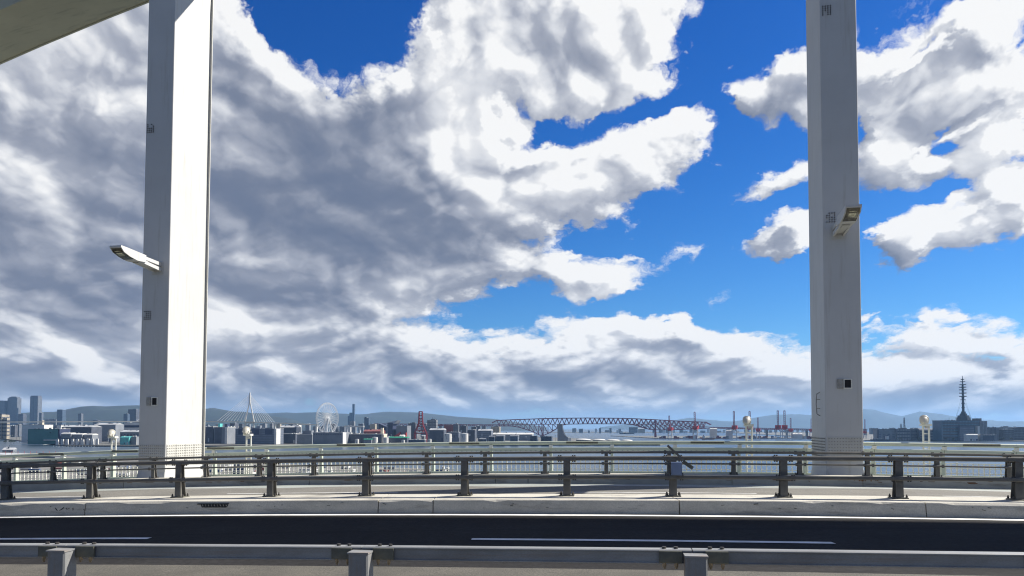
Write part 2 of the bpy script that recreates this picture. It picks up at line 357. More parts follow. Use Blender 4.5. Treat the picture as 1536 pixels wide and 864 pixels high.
class MB:
    def __init__(s): s.v, s.f = [], []
    def add(s, vs, fs):
        o = len(s.v); s.v += [tuple(p) for p in vs]; s.f += [tuple(i + o for i in q) for q in fs]
    def box(s, c, size, rz=0.0, mat=None):
        x, y, z = (k / 2 for k in size)
        vs = [Vector((a * x, b * y, d * z)) for d in (-1, 1) for b in (-1, 1) for a in (-1, 1)]
        if mat is not None: vs = [mat @ p for p in vs]
        elif rz:
            r = Matrix.Rotation(rz, 3, 'Z'); vs = [r @ p for p in vs]
        vs = [p + Vector(c) for p in vs]
        s.add(vs, [(0, 2, 3, 1), (4, 5, 7, 6), (0, 1, 5, 4), (2, 6, 7, 3), (0, 4, 6, 2), (1, 3, 7, 5)])
        return s
    def bbox(s, c, size, bev):
        """box with bevelled edges along its length (x)"""
        x, y, z = (k / 2 for k in size); b = bev
        sec = [(-y + b, -z), (y - b, -z), (y, -z + b), (y, z - b), (y - b, z), (-y + b, z), (-y, z - b), (-y, -z + b)]
        s.loft([[(c[0] + xx, c[1] + p, c[2] + q) for p, q in sec] for xx in (-x, x)])
        return s
    def loft(s, rings, cap=True):
        n = len(rings[0]); o = []
        for r in rings: o += list(r)
        fs = []
        for k in range(len(rings) - 1):
            for i in range(n):
                j = (i + 1) % n
                fs.append((k * n + i, k * n + j, (k + 1) * n + j, (k + 1) * n + i))
        if cap:
            fs.append(tuple(reversed(range(n)))); fs.append(tuple((len(rings) - 1) * n + i for i in range(n)))
        s.add(o, fs); return s
    def tube(s, p0, p1, r0, r1=None, n=8, cap=True):
        p0, p1 = Vector(p0), Vector(p1); r1 = r0 if r1 is None else r1
        d = (p1 - p0).normalized(); u = d.orthogonal().normalized(); w = d.cross(u)
        s.loft([[p + (u * math.cos(2 * math.pi * i / n) + w * math.sin(2 * math.pi * i / n)) * r for i in range(n)] for p, r in ((p0, r0), (p1, r1))], cap)
        return s
    def path(s, pts, r, n=6):
        for a, b in zip(pts, pts[1:]): s.tube(a, b, r, n=n)
        return s
    def bar(s, p0, p1, w, h=None):
        """square bar between two points"""
        p0, p1 = Vector(p0), Vector(p1); h = h or w
        d = (p1 - p0).normalized()
        up = Vector((0, 0, 1)) if abs(d.z) < .95 else Vector((0, 1, 0))
        u = d.cross(up).normalized(); k = u.cross(d)
        s.loft([[p + u * a * w / 2 + k * b * h / 2 for a, b in ((-1, -1), (1, -1), (1, 1), (-1, 1))] for p in (p0, p1)])
        return s
    def prism(s, pts, y0, y1):
        """outline in x,z extruded along y"""
        s.loft([[(x, y, z) for x, z in pts] for y in (y0, y1)]); return s
    def lathe(s, prof, n=16, c=(0, 0, 0), mat=None):
        rings = []
        for r, z in prof:
            rr = [Vector((r * math.cos(2 * math.pi * i / n), r * math.sin(2 * math.pi * i / n), z)) for i in range(n)]
            if mat is not None: rr = [mat @ p for p in rr]
            rings.append([p + Vector(c) for p in rr])
        s.loft(rings); return s
    def mesh(s, name, m, smooth=False):
        me = bpy.data.meshes.new(name); me.from_pydata(s.v, [], s.f)
        bm = bmesh.new(); bm.from_mesh(me); bmesh.ops.recalc_face_normals(bm, faces=bm.faces); bm.to_mesh(me); bm.free()
        if m is not None: me.materials.append(m)
        if smooth:
            for p in me.polygons: p.use_smooth = True
            me.set_sharp_from_angle(angle=R(40))
        me.update(); return me
    def obj(s, name, m, parent=None, smooth=False, **kw):
        return put(name, s.mesh(name, m, smooth), parent, **kw)


def put(name, me, parent=None, loc=None, rot=None, mat=None, kind=None):
    o = bpy.data.objects.new(name, me); COL.objects.link(o)
    if parent is not None: o.parent = parent
    if mat is not None: o.matrix_local = mat
    else:
        if loc is not None: o.location = loc
        if rot is not None: o.rotation_euler = rot
    if kind: o['kind'] = kind
    return o


def tag(o, label=None, cat=None, group=None, kind=None):
    if label: o['label'] = label
    if cat: o['category'] = cat
    if group: o['group'] = group
    if kind: o['kind'] = kind
    return o


def thing(name, label, cat, loc=(0, 0, 0), rz=0.0, group=None):
    o = bpy.data.objects.new(name, None); COL.objects.link(o)
    o.empty_display_size = .3; o.location = loc; o.rotation_euler = (0, 0, rz)
    return tag(o, label, cat, group)


def at(px, py, Z):
    d = pdir(px, py); d = d * (Z / d.y)
    return Vector((d.x, d.y, d.z + EYE))


# ------------------------------------------------------------------ the bridge deck: lines along it, Z + T * X = Z0
def prof(X):
    x = max(-45.0, min(45.0, X))
    z = .0115 * x - .00062 * x * x
    return z + (X - x) * (.0115 - .00124 * x)


class Line:
    def __init__(s, Z0, T): s.Z0, s.T = Z0, T; s.c = math.cos(math.atan(T))
    def p(s, X, z=0.0): return Vector((X, s.Z0 - s.T * X, z + prof(X)))
    def Xpx(s, px):
        u = (px - CX) / FPX; return u * s.Z0 / (1 + s.T * u)
    def shift(s, d): return Line(s.Z0 + d / s.c, s.T)


XS = [-70 + i * 2.0 for i in range(71)]


def strip(name, la, za, lb, zb, m, xs=None, parent=None, kind=None):
    xs = xs or XS
    b = MB()
    vs = []
    for X in xs: vs += [la.p(X, za), lb.p(X, zb)]
    b.add(vs, [(2 * i, 2 * i + 2, 2 * i + 3, 2 * i + 1) for i in range(len(xs) - 1)])
    return b.obj(name, m, parent, kind=kind)


def frame(line, X0, X1, z):
    """matrix of a straight piece from X0 to X1 on a line, x along it, centred"""
    a, b = line.p(X0, z), line.p(X1, z)
    d = (b - a); L = d.length; d.normalize()
    y = Vector((0, 0, 1)).cross(d).normalized(); k = d.cross(y)
    m = Matrix((d, y, k)).transposed().to_4x4(); m.translation = (a + b) / 2
    return m, L


NEAR = Line(5.86, .13)
MED_F, MED_P, MED_B = Line(18.35, .127), Line(19.4, .138), Line(19.95, .128)
FAR_C, FAR_P, FAR_B = Line(31.9, .15), Line(32.35, .15), Line(32.85, .15)
PAR = Line(37.4, .16)
FEN = Line(38.7, .16)
EDGE = Line(39.6, .16)

road = strip('road', Line(-9, .127), 0, MED_F, 0, M['asphalt_near'], kind='structure')
road_far = strip('road', MED_B, 0.0, FAR_C, -.30, M['asphalt_far'], kind='structure')
strip('pavement', FAR_B, -.02, EDGE, -.22, M['deck'], kind='structure')
# near strip outside the rib's shadow, its sunlight put into a paler asphalt
strip('sunlit_shoulder', Line(-8.9, .127), .004, Line(11.25, .127), .004, M['sunlit_shoulder'], parent=road)
# painted lines
strip('edge_line', MED_F.shift(-.42), .008, MED_F.shift(-.17), .008, M['line'], parent=road)
for ln, off, ends, par, dz in ((Line(14.1, .127), .21, (-45, -24.4, -12.0, 0, 12.4, 24.8, 37), road, None), (Line(26.3, .14), .17, (-43, -31, -18.6, -6.8, 5.1, 17, 29, 41), road_far, 1)):
    X_end = ln.Xpx(1247) if dz is None else ln.Xpx(1133)
    k0 = -4
    for k in range(k0, 5):
        e = X_end + (13.0 if dz is None else 12.3) * k
        zz = .008 if dz is None else -.30 * (ln.Z0 - 19.95) / 11.95 + .008
        xs = [e - 6.5 + i * .65 for i in range(11)]
        strip('lane_dash', ln.shift(-off / 2), zz, ln.shift(off / 2), zz - (.004 if dz else 0), M['line'], xs=xs, parent=par)
strip('edge_line', FAR_C.shift(-1.05), -.27 + .008, FAR_C.shift(-.85), -.276 + .008, M['line'], parent=road_far)
# girder under the deck
b = MB(); rings = []
for X in XS[::5]:
    rings.append([Line(-9, .127).p(X, -.05), EDGE.p(X, -.30), EDGE.p(X, -2.6), Line(-9, .127).p(X, -2.6)])
b.loft(rings); tag(b.obj('bridge_deck', M['deck']), kind='structure')


def kerb(name, label, lf, lb, z0, z1f, z1b, m, joints, seed, base_back):
    """A long concrete kerb cast in lengths, with open joints and a chipped upper edge."""
    r = random.Random(seed)
    t = thing(name, label, 'kerb')
    for ja, jb in zip(joints, joints[1:]):
        n = max(2, int((jb - ja) / .30)); rings = []
        chip = 0
        for i in range(n + 1):
            X = ja + .012 + (jb - ja - .024) * i / n
            if r.random() < .10: chip = r.randint(1, 4)
            c = .018 + r.random() * .008 + (.045 if chip > 0 else 0); chip -= 1
            A, B = lf.p(X), lb.p(X)
            y = (B - A).normalized()
            fz = lambda p, z: Vector((p.x, p.y, p.z + z))
            rings.append([fz(A, z0 - .05), fz(B, base_back - .05), fz(B, z1b - .03), fz(B - y * .03, z1b), fz(A + y * (c + .05), z1f), fz(A + y * .05, z1f - c * .8), fz(A + y * .03, z1f - .16)])
        MB().loft(rings).obj('kerb_block', m, t)
    return t


mj = [-70, -52, -40, -28, -19, -11.3] + [MED_F.Xpx(568), MED_F.Xpx(650)] + [4.0, 9.5, 16, 25, 34, 46, 58, 70]
median = kerb('median_kerb', 'pale concrete kerb between the dark near road and the worn far road', MED_F, MED_B, 0, .335, .345, M['kerb'], mj, 3, 0)
fj = [-70, -52, -40, -27.5, -18, -9] + [FAR_C.Xpx(743), FAR_C.Xpx(792)] + [9, 14, 22, 32, 44, 58, 70]
kerb('far_kerb', 'stained concrete kerb along the far edge of the far road', FAR_C, FAR_B, -.30, .11, .115, M['kerb_far'], fj, 5, -.02)
near_kerb = kerb('near_kerb', 'low concrete kerb under the nearest blue grey guard rail', NEAR.shift(-.25), NEAR.shift(.25), 0, .25, .25, M['kerb'], [-40, -24, -12, -4, 4, 12, 24, 40], 9, 0)


def marks(b, line, X, z, strokes, w):
    """flat strokes of paint a few mm proud of a kerb face"""
    for (x0, z0, x1, z1) in strokes:
        p0 = line.p(X + x0, z + z0); p1 = line.p(X + x1, z + z1)
        d = (p1 - p0).normalized(); k = Vector((0, -1, 0)).cross(d).normalized() * w / 2
        o = Vector((0, -.004, 0)); q = Vector((0, .03, 0))
        b.add([p0 - k + o, p1 - k + o, p1 + k + o, p0 + k + o, p0 - k + q, p1 - k + q, p1 + k + q, p0 + k + q], [(0, 1, 2, 3), (4, 7, 6, 5), (0, 4, 5, 1), (1, 5, 6, 2), (2, 6, 7, 3), (3, 7, 4, 0)])


face = MED_F.shift(.028)
b = MB(); marks(b, face, face.Xpx(92), .15, [(-.11, .05, -.01, -.05), (-.02, -.05, .14, .06), (.22, .05, .235, .0), (.28, .05, .29, .02), (.40, .05, .41, -.03), (.70, .0, .76, -.02)], .024)
b.obj('tick_mark', M['ink'], median)
b = MB(); X = -.36; rs = random.Random(4)
st = []
for i in range(9):
    x = -.34 + i * .08; st += [(x, .045, x + .02, -.03), (x + .02, -.03, x + .06, -.02), (x + .05, .045, x + .07, -.01)]
st += [(-.45, .05, .40, .05), (-.30, -.025, .32, -.03)]
marks(b, face, face.Xpx(323), .21, st, .026); b.obj('scribble', M['ink'], median)
b = MB()
for i in range(95):
    X = rs.uniform(-18, 16); z = rs.uniform(.04, .28); l = rs.uniform(.02, .10)
    marks(b, face, X, z, [(0, 0, l, rs.uniform(-.02, .02))], rs.uniform(.004, .013))
tag(b.obj('scuff_mark', M['ink'], median), kind='stuff')
b = MB(); ff = FAR_C.shift(.026)
for i in range(26):
    X = ff.Xpx(1297) + rs.uniform(-.45, .5); marks(b, ff, X, .05, [(0, 0, .005, -rs.uniform(.02, .12))], rs.uniform(.015, .05))
for i in range(70):
    X = rs.uniform(-26, 22); marks(b, ff, X, rs.uniform(-.1, .07), [(0, 0, rs.uniform(.03, .35), rs.uniform(-.02, .01))], rs.uniform(.01, .03))
tag(b.obj('rust_stain', M['rust'], [o for o in COL.objects if o.name == 'far_kerb'][0]), kind='stuff')


# ------------------------------------------------------------------ guard rails
def bolt_mesh(r, h, m=None):
    return MB().tube((0, 0, 0), (0, 0, h), r, n=6).mesh('bolt', m or M['dark_bolt'])


def positions(line, px, step, lo, hi):
    X0 = line.Xpx(px); dx = step * line.c
    return [X0 + dx * k for k in range(math.ceil((lo - X0) / dx), math.floor((hi - X0) / dx) + 1)]


def yaw(line): return -math.atan(line.T)


def guard_rail(name, label, line, xs, base, rails, post_w, post_d, mat, big):
    t = thing(name, label, 'guard rail')
    top = rails[0][0] + rails[0][2] / 2
    # post: web and two flanges, a foot plate, bolts
    h = top - base - rails[0][2]
    pm = MB()
    pm.bbox((0, 0, 0), (.01, .01, .01), .001) if False else None
    tw = post_w * .86
    for y, w0, w1 in ((-post_d / 2 + .008, post_w, tw),):
        pass
    rings = []
    for z, k, sh in ((0, 1.0, .10), (h * .55, .94, .02), (h + .02, .9, 0.0)):
        w = post_w * k / 2; d = post_d / 2; f = .016
        y0, y1 = -d, d + sh
        rings.append([(-w, y0, z), (w, y0, z), (w, y0 + f, z), (.012, y0 + f, z), (.012, y1 - f, z), (w, y1 - f, z), (w, y1, z), (-w, y1, z), (-w, y1 - f, z), (-.012, y1 - f, z), (-.012, y0 + f, z), (-w, y0 + f, z)])
    pm.loft(rings)
    post_me = pm.mesh('post', mat)
    bp = MB().bbox((0, .03, .012), (post_w * 2.1, post_d * 1.9, .024), .004).mesh('base_plate', M['splice'] if big else mat)
    fb = MB()
    for sx in (-1, 1):
        for sy in (-1, 1):
            c = (sx * post_w * .85, .03 + sy * post_d * .7, .024)
            fb.tube(c, (c[0], c[1], .07), .026 if big else .02, n=6); fb.tube((c[0], c[1], .07), (c[0], c[1], .10), .014, n=6)
    fb_me = fb.mesh('foot_bolt', M['dark_bolt'])
    rail_me, sl_me, bt_me = [], [], []
    for (z, d, hh) in rails:
        L = 1.0
        rm = MB().bbox((0, 0, 0), (L, d, hh), min(d, hh) * .22); rail_me.append(rm.mesh('rail', mat, True))
        rest = MB().bbox((0, 0, 0), (post_w * 2.6, d + .014, hh + .014), min(d, hh) * .22); sl_me.append(rest.mesh('sleeve', mat, True))
        bb = MB()
        for sx in (-1.15, -.85, .85, 1.15):
            x = sx * post_w
            bb.tube((x, -d * .15, hh / 2), (x, -d * .15, hh / 2 + .034), .02, n=6); bb.tube((x, -d * .15, -hh / 2 - .034), (x, -d * .15, -hh / 2), .02, n=6)
        bt_me.append(bb.mesh('rail_bolt', M['dark_bolt']))
    for i, X in enumerate(xs):
        p = put('post', post_me, t, loc=line.p(X, base), rot=(0, 0, yaw(line)))
        put('base_plate', bp, p); put('foot_bolt', fb_me, p, kind='stuff')
        for (z, d, hh), s_, b_ in zip(rails, sl_me, bt_me):
            q = put('sleeve', s_, t, loc=line.shift(-(post_d / 2 + d / 2) if z < top - .2 else 0).p(X, z), rot=(0, 0, yaw(line)))
            put('rail_bolt', b_, q, kind='stuff')
        if i + 1 < len(xs):
            for (z, d, hh), r_ in zip(rails, rail_me):
                m, L = frame(line.shift(-(post_d / 2 + d / 2) if z < top - .2 else 0), X, xs[i + 1], z)
                m = m @ Matrix.Diagonal((L - .012, 1, 1, 1))
                put('rail', r_, t, mat=m)
    return t


med_x = positions(MED_P, 850, 2.675, -40, 40)
guard_rail('median_guard_rail', 'dark grey two bar guard rail bolted on the pale middle kerb', MED_P, med_x, .345, [(1.30, .13, .108), (.83, .10, .085)], .18, .17, M['rail'], True)
far_x = positions(FAR_P, 909, 2.62, -45, 42)
guard_rail('far_guard_rail', 'thinner dark guard rail on the far kerb in front of the white pillars', FAR_P, far_x, .115, [(1.03, .12, .10), (.56, .08, .065)], .16, .15, M['rail'], False)

# the nearest rail: beam behind the posts, splice plates and bolts
t = thing('near_guard_rail', 'blue grey single beam guard rail nearest the viewer, bolted at square posts', 'guard rail')
near_x = positions(NEAR, 1041, 2.62, -22, 22)
bm_l = NEAR.shift(.12)
post = MB().bbox((0, 0, 0), (.9, .16, .16), .012); pme = post.mesh('post', M['rail_near'], True)
cap = MB().box((0, 0, 0), (.172, .172, .014)).mesh('post_cap', M['rail_near'])
# beam: a channel with a bevelled top flange
sec = [(-.05, -.055), (.03, -.055), (.03, .055), (-.05, .055), (-.06, .048), (-.06, .040), (-.045, .036), (-.045, -.042), (-.06, -.046), (-.06, -.052)]
bme = MB().loft([[(x, y, z) for y, z in sec] for x in (-.5, .5)]).mesh('beam', M['rail_near'])
spl = MB().bbox((0, 0, 0), (.17, .020, .092), .004).mesh('splice_plate', M['splice'])
nb = bolt_mesh(.017, .020); nb2 = MB().tube((0, 0, -.03), (0, 0, 0), .015, n=6).tube((0, 0, -.045), (0, 0, -.03), .009, n=6).mesh('nut', M['rust_bolt'])
for i, X in enumerate(near_x):
    p = put('post', pme, t, loc=NEAR.p(X, .25 + .415), rot=(0, math.pi / 2, yaw(NEAR)))
    put('post_cap', cap, t, loc=NEAR.p(X, 1.122), rot=(0, 0, yaw(NEAR)))
    for sx in (-1, 1):
        q = put('splice_plate', spl, t, loc=bm_l.shift(-.064).p(X + sx * .172, 1.098), rot=(0, 0, yaw(NEAR)))
        for dx in (-.045, .045):
            put('bolt', nb, q, loc=(dx, .05, .0515)); put('nut', nb2, q, loc=(dx, .01, -.047))
    if i + 1 < len(near_x):
        m, L = frame(bm_l, X, near_x[i + 1], 1.098)
        put('beam', bme, t, mat=m @ Matrix.Diagonal((L - .008, 1, 1, 1)))

# the leaning bar and the small box on one post of the median rail
X = MED_P.Xpx(1011)
lb = thing('leaning_board', 'dark narrow board leaning askew on a post of the middle guard rail', 'board', MED_P.shift(-.14).p(X, 1.44), yaw(MED_P))
ang = R(43)
mt = Matrix.Rotation(ang, 3, 'Y')
MB().box((0, 0, 0), (.54, .03, .055), mat=mt).obj('board', M['rail'], lb)
MB().box((.30, .03, -.30), (.30, .03, .09), mat=Matrix.Rotation(R(35), 3, 'Y')).obj('clamp', M['splice'], lb)
bx = thing('post_box', 'blue grey box fixed to the same post as the leaning board', 'box', MED_P.shift(-.23).p(X, .88), yaw(MED_P))
MB().bbox((0, 0, .17), (.26, .10, .33), .012).obj('box_body', M['blue_box'], bx)
MB().box((0, -.056, .17), (.22, .012, .28)).obj('box_door', M['blue_box'], bx)
b = MB()
for z in (.05, .29):
    for sx in (-1, 1): b.tube((sx * .16, 0, z), (sx * .10, 0, z), .018, n=6)
tag(b.obj('clamp_bolt', M['dark_bolt'], bx), kind='stuff')

# ------------------------------------------------------------------ pale green parapet, fence, searchlight poles
par_x = positions(PAR, 918, 3.02, -50, 46)
t = thing('parapet', 'pale green pipe and beam parapet behind the white pillars', 'railing')
pipe = MB().tube((-.5, 0, 0), (.5, 0, 0), .088, n=14).mesh('pipe', M['green'], True)
beam = MB().bbox((0, 0, 0), (1, .07, .17), .015).mesh('beam', M['green'], True)
lowb = MB().bbox((0, 0, 0), (1, .05, .14), .01).mesh('bottom_plate', M['green'], True)
bd = MB()
for i in range(11): bd.tube((-.42 + i * .084, -.062, -.07), (-.42 + i * .084, -.03, -.07), .014, n=6)
pst = MB().loft([[(-w, -.07, z), (w, -.07, z), (w, .07 + dd, z), (-w, .07 + dd, z)] for z, w, dd in ((0, .075, .12), (.9, .065, .03), (1.36, .06, 0))]).mesh('post', M['green'])
brk = MB().box((0, -.03, 0), (.17, .10, .16)).mesh('bracket', M['pale'])
bolts_me = bd.mesh('beam_bolt', M['bolt'])
slv = MB().box((0, -.10, 0), (1.55, .03, .10)).mesh('dark_sleeve', M['splice'])
for i, X in enumerate(par_x):
    put('post', pst, t, loc=PAR.shift(.12).p(X, -.2), rot=(0, 0, yaw(PAR)))
    put('bracket', brk, t, loc=PAR.p(X, 1.17), rot=(0, 0, yaw(PAR)))
    if i + 1 < len(par_x):
        m, L = frame(PAR, X, par_x[i + 1], 1.335); put('pipe', pipe, t, mat=m @ Matrix.Diagonal((L - .008, 1, 1, 1)))
        m, L = frame(PAR, X, par_x[i + 1], 1.02); o = put('beam', beam, t, mat=m @ Matrix.Diagonal((L - .02, 1, 1, 1)))
        put('beam_bolt', bolts_me, o, kind='stuff')
        m, L = frame(PAR, X, par_x[i + 1], -.12); put('bottom_plate', lowb, t, mat=m @ Matrix.Diagonal((L - .02, 1, 1, 1)))
for px in (528, 697, 873, 1060, 1470, 333, 190, 80):
    put('dark_sleeve', slv, t, loc=PAR.p(PAR.Xpx(px), 1.35), rot=(0, 0, yaw(PAR)))

t = thing('walkway_fence', 'low white picket fence beyond the pale green parapet', 'fence')
pk = MB().box((0, 0, 0), (.05, .03, .64)).mesh('picket', M['pale'])
fr = MB().box((0, 0, 0), (1, .03, .035)).mesh('fence_rail', M['pale'])
fp = MB().box((0, 0, 0), (.07, .07, .74)).mesh('fence_post', M['pale'])
fx = positions(FEN, 760, 2.4, -48, 44)
n_p = 0
for i, X in enumerate(fx):
    put('fence_post', fp, t, loc=FEN.p(X, .12), rot=(0, 0, yaw(FEN)))
    if i + 1 < len(fx):
        for z in (.44, .22, -.02, -.17):
            m, L = frame(FEN, X, fx[i + 1], z); put('fence_rail', fr, t, mat=m @ Matrix.Diagonal((L, 1, 1, 1)))
        if -31 < X < 26:
            for k in range(1, 10):
                put('picket', pk, t, loc=FEN.shift(.03).p(X + (fx[i + 1] - X) * k / 10, .13), rot=(0, 0, yaw(FEN)))


def searchlight(px, py, label, face):
    line = FEN.shift(-.5); X = line.Xpx(px)
    top = at(px, py, line.p(X).y).z
    base = line.p(X, -.22)
    h = top - base.z
    t = thing('searchlight', label, 'searchlight', base, yaw(line), 'round searchlights on twin poles along the parapet')
    for s in (-1, 1):
        MB().tube((s * .13 + .1, 0, 0), (s * .13 + .1, 0, h - .25), .045, n=8).obj('pole', M['pale'], t, True)
    b = MB()
    for i in range(int(h / .35)): b.tube((-.05, -.01, .3 + i * .35), (.25, -.01, .3 + i * .35), .018, n=6)
    tag(b.obj('rung', M['pale'], t), kind='stuff')
    MB().box((.08, -.03, h - .26), (.44, .30, .10)).obj('cross_plate', M['pale'], t)
    yoke = MB(); yoke.bar((-.02, -.1, h - .2), (-.20, -.1, h - .05), .05, .08); yoke.bar((.14, -.1, h - .2), (.16, -.1, h - .05), .05, .08)
    yoke.obj('yoke', M['pale'], t)
    mt = Matrix.Rotation(R(face), 3, 'Z') @ Matrix.Rotation(R(-58), 3, 'X')
    hd = MB().lathe([( 0.017, -0.258), ( 0.069, -0.258), ( 0.103, -0.206), ( 0.163, -0.086), ( 0.185, 0.017), ( 0.185, 0.129), ( 0.202, 0.129), ( 0.202, 0.172), ( 0.172, 0.172), ( 0.172, 0.146), ( 0.017, 0.146)], 18, (-.02, -.08, h - .06), mt)
    o = hd.obj('lamp_housing', M['lamp'], t, True)
    MB().lathe([( 0.009, 0.148), ( 0.163, 0.148), ( 0.146, 0.163), ( 0.009, 0.168)], 16, (-.02, -.08, h - .06), mt).obj('lens', M['lens2'], o, True)
    b = MB(); b.bar((.12, -.1, h - .42), (.12, -.1, h - .30), .16, .14); b.obj('ballast_box', M['plate_paint'], t)
    return t


searchlight(169, 649, 'round white searchlight on twin poles left of the bright pillar', 20)
searchlight(371, 645, 'round white searchlight on twin poles under the cable stayed bridge', 15)
searchlight(1120, 630, 'round white searchlight on twin poles before the red harbour cranes', -15)
searchlight(1385, 629, 'round white searchlight on twin poles beside the shaded right pillar and radio mast building', -30)

# ------------------------------------------------------------------ white pillars and arch rib
PSI = R(11.25)
pa, pn = Vector((math.cos(PSI), -math.sin(PSI), 0)), Vector((math.sin(PSI), math.cos(PSI), 0))
RA, RN = Vector((.9895, -.1442, 0)), Vector((.1442, .9895, 0))
CL = Vector((-16.748, 36.046, 0)); CR = Vector((13.324, 31.666, 0))
RIB_D = 4.2


def soffit(t): return EYE + 24.2 + .27 * t - .0025 * t * t


W, D = 1.48, 3.0


def pillar(label, corner, side, tt, lean):
    """corner = the front corner towards the picture's middle; side -1: the shaft lies left of it"""
    c = corner + pa * (side * W / 2) + pn * (D / 2)
    base_z = prof(c.x) - .3
    t = thing('bridge_pillar', label, 'pillar', (c.x, c.y, base_z), -PSI)
    top = soffit(tt) - base_z
    b = MB(); rings = []
    for z, k in ((0, .24), (.35, .09), (.62, .015), (.66, 0), (top - 2.2, 0), (top - .6, .12), (top + 1.2, .5)):
        w = W / 2 + k * .35; d = D / 2 + k * (1 if z < 1 else .0)
        dx = lean * z
        e = .02
        rings.append([(-w + dx + e, -d, z), (w + dx - e, -d, z), (w + dx, -d + e, z), (w + dx, d - e, z), (w + dx - e, d, z), (-w + dx + e, d, z), (-w + dx, d - e, z), (-w + dx, -d + e, z)])
    b.loft(rings); b.obj('shaft', M['white_paint'], t)
    sp = [(-.12, -.04), (.12, .04)]
    # bolted splice near the foot: cover plates with rows of bolt heads
    z0, z1 = .95, 1.98
    inn = W / 2 - .05; dnn = D / 2 - .06
    pf = MB().box((lean * 1.5, -D / 2 - .008, (z0 + z1) / 2), (2 * inn, .016, z1 - z0)).obj('cover_plate', M['plate_paint'], t)
    q = MB()
    for i in range(12):
        for j in range(8):
            x = -inn + .07 + i * (2 * inn - .14) / 11; z = z0 + .07 + j * (z1 - z0 - .14) / 7
            q.tube((x + lean * 1.5, -D / 2 - .016, z), (x + lean * 1.5, -D / 2 - .042, z), .024, n=6)
    tag(q.obj('plate_bolt', M['bolt'], pf), kind='stuff')
    for s in (-1, 1):
        ps = MB()
        for k in range(4):
            w4 = (2 * dnn) / 4
            ps.box((s * (W / 2 + .008) + lean * 1.5, -dnn + w4 * (k + .5), (z0 + z1) / 2), (.016, w4 - .035, z1 - z0))
        ps = ps.obj('cover_plate', M['plate_paint'], t)
        q = MB()
        for i in range(20):
            for j in range(8):
                y = -dnn + .06 + i * (2 * dnn - .12) / 19; z = z0 + .07 + j * (z1 - z0 - .14) / 7
                q.tube((s * (W / 2 + .016) + lean * 1.5, y, z), (s * (W / 2 + .042) + lean * 1.5, y, z), .024, n=6)
        tag(q.obj('plate_bolt', M['bolt'], ps), kind='stuff')
    # thin rear flange that shows along the back edge
    MB().bar((W / 2 + .07, D / 2 - .03, 1.0), (W / 2 + .07 + lean * (top - 1), D / 2 - .03, top), .10, .05).obj('rear_flange', M['plate_paint'], t)
    return t, base_z


def bolt_cluster(t, px, py, base_z, Zf, cx, seedn, lean):
    z = at(px, py, Zf).z - base_z
    q = MB(); r = random.Random(seedn)
    for i in range(4):
        for j in range(5):
            if r.random() < .12: continue
            x = cx + (i - 1.5) * .105; zz = z + (j - 2) * .095
            q.tube((x + lean * z, -D / 2 - .004, zz), (x + lean * z, -D / 2 - .045, zz), .026, n=6)
    tag(q.obj('bolt_cluster', M['dark_bolt'], t), kind='stuff')


def hatch(t, px, py, base_z, Zf, cx, lean):
    z = at(px, py, Zf).z - base_z
    o = MB()
    for x0, x1, zz0, zz1 in ((-.17, -.13, -.21, .21), (.13, .17, -.21, .21), (-.13, .13, -.21, -.17), (-.13, .13, .17, .21)):
        o.box((cx + (x0 + x1) / 2 + lean * z, -D / 2 - .02, z + (zz0 + zz1) / 2), (x1 - x0, .04, zz1 - zz0))
    o = o.obj('hatch_frame', M['pale'], t)
    MB().box((cx + lean * z, -D / 2 - .004, z), (.26, .01, .34)).obj('hatch_shade', M['black'], t)  # black sheet laid on the shaft for the shade inside the hatch
    MB().box((cx - .31 + lean * z, -D / 2 - .05, z), (.24, .05, .40), rz=R(-14)).obj('hatch_door', M['bolt'], t)


LT, lz = pillar('white square pillar on the left with one sunlit broad face', CL, -1, 0, .0037)
bolt_cluster(LT, 231, 190, lz, CL.y, -.46, 1, .0037)
bolt_cluster(LT, 222, 472, lz, CL.y, -.40, 2, .0037)
hatch(LT, 234, 602, lz, CL.y, .10, .0037)
RT, rz_ = pillar('shaded grey white square pillar on the right with a grab handle', CR, 1, 30.2, .0022)
bolt_cluster(RT, 1240, 17, rz_, CR.y, -.46, 3, .0022)
bolt_cluster(RT, 1245, 327, rz_, CR.y, -.42, 4, .0022)
hatch(RT, 1270, 576, rz_, CR.y, .16, .0022)
zc = at(1231, 606, CR.y + 1).z - rz_
b = MB(); pts = [(-W / 2, -.45, zc - .52), (-W / 2 - .13, -.45, zc - .44), (-W / 2 - .16, -.45, zc), (-W / 2 - .13, -.45, zc + .44), (-W / 2, -.45, zc + .52)]
b.path(pts, .02, 6)
for dz in (-.2, .2): b.tube((-W / 2, -.45, zc + dz), (-W / 2 - .15, -.45, zc + dz), .015, n=6)
b.obj('grab_handle', M['bolt'], RT)

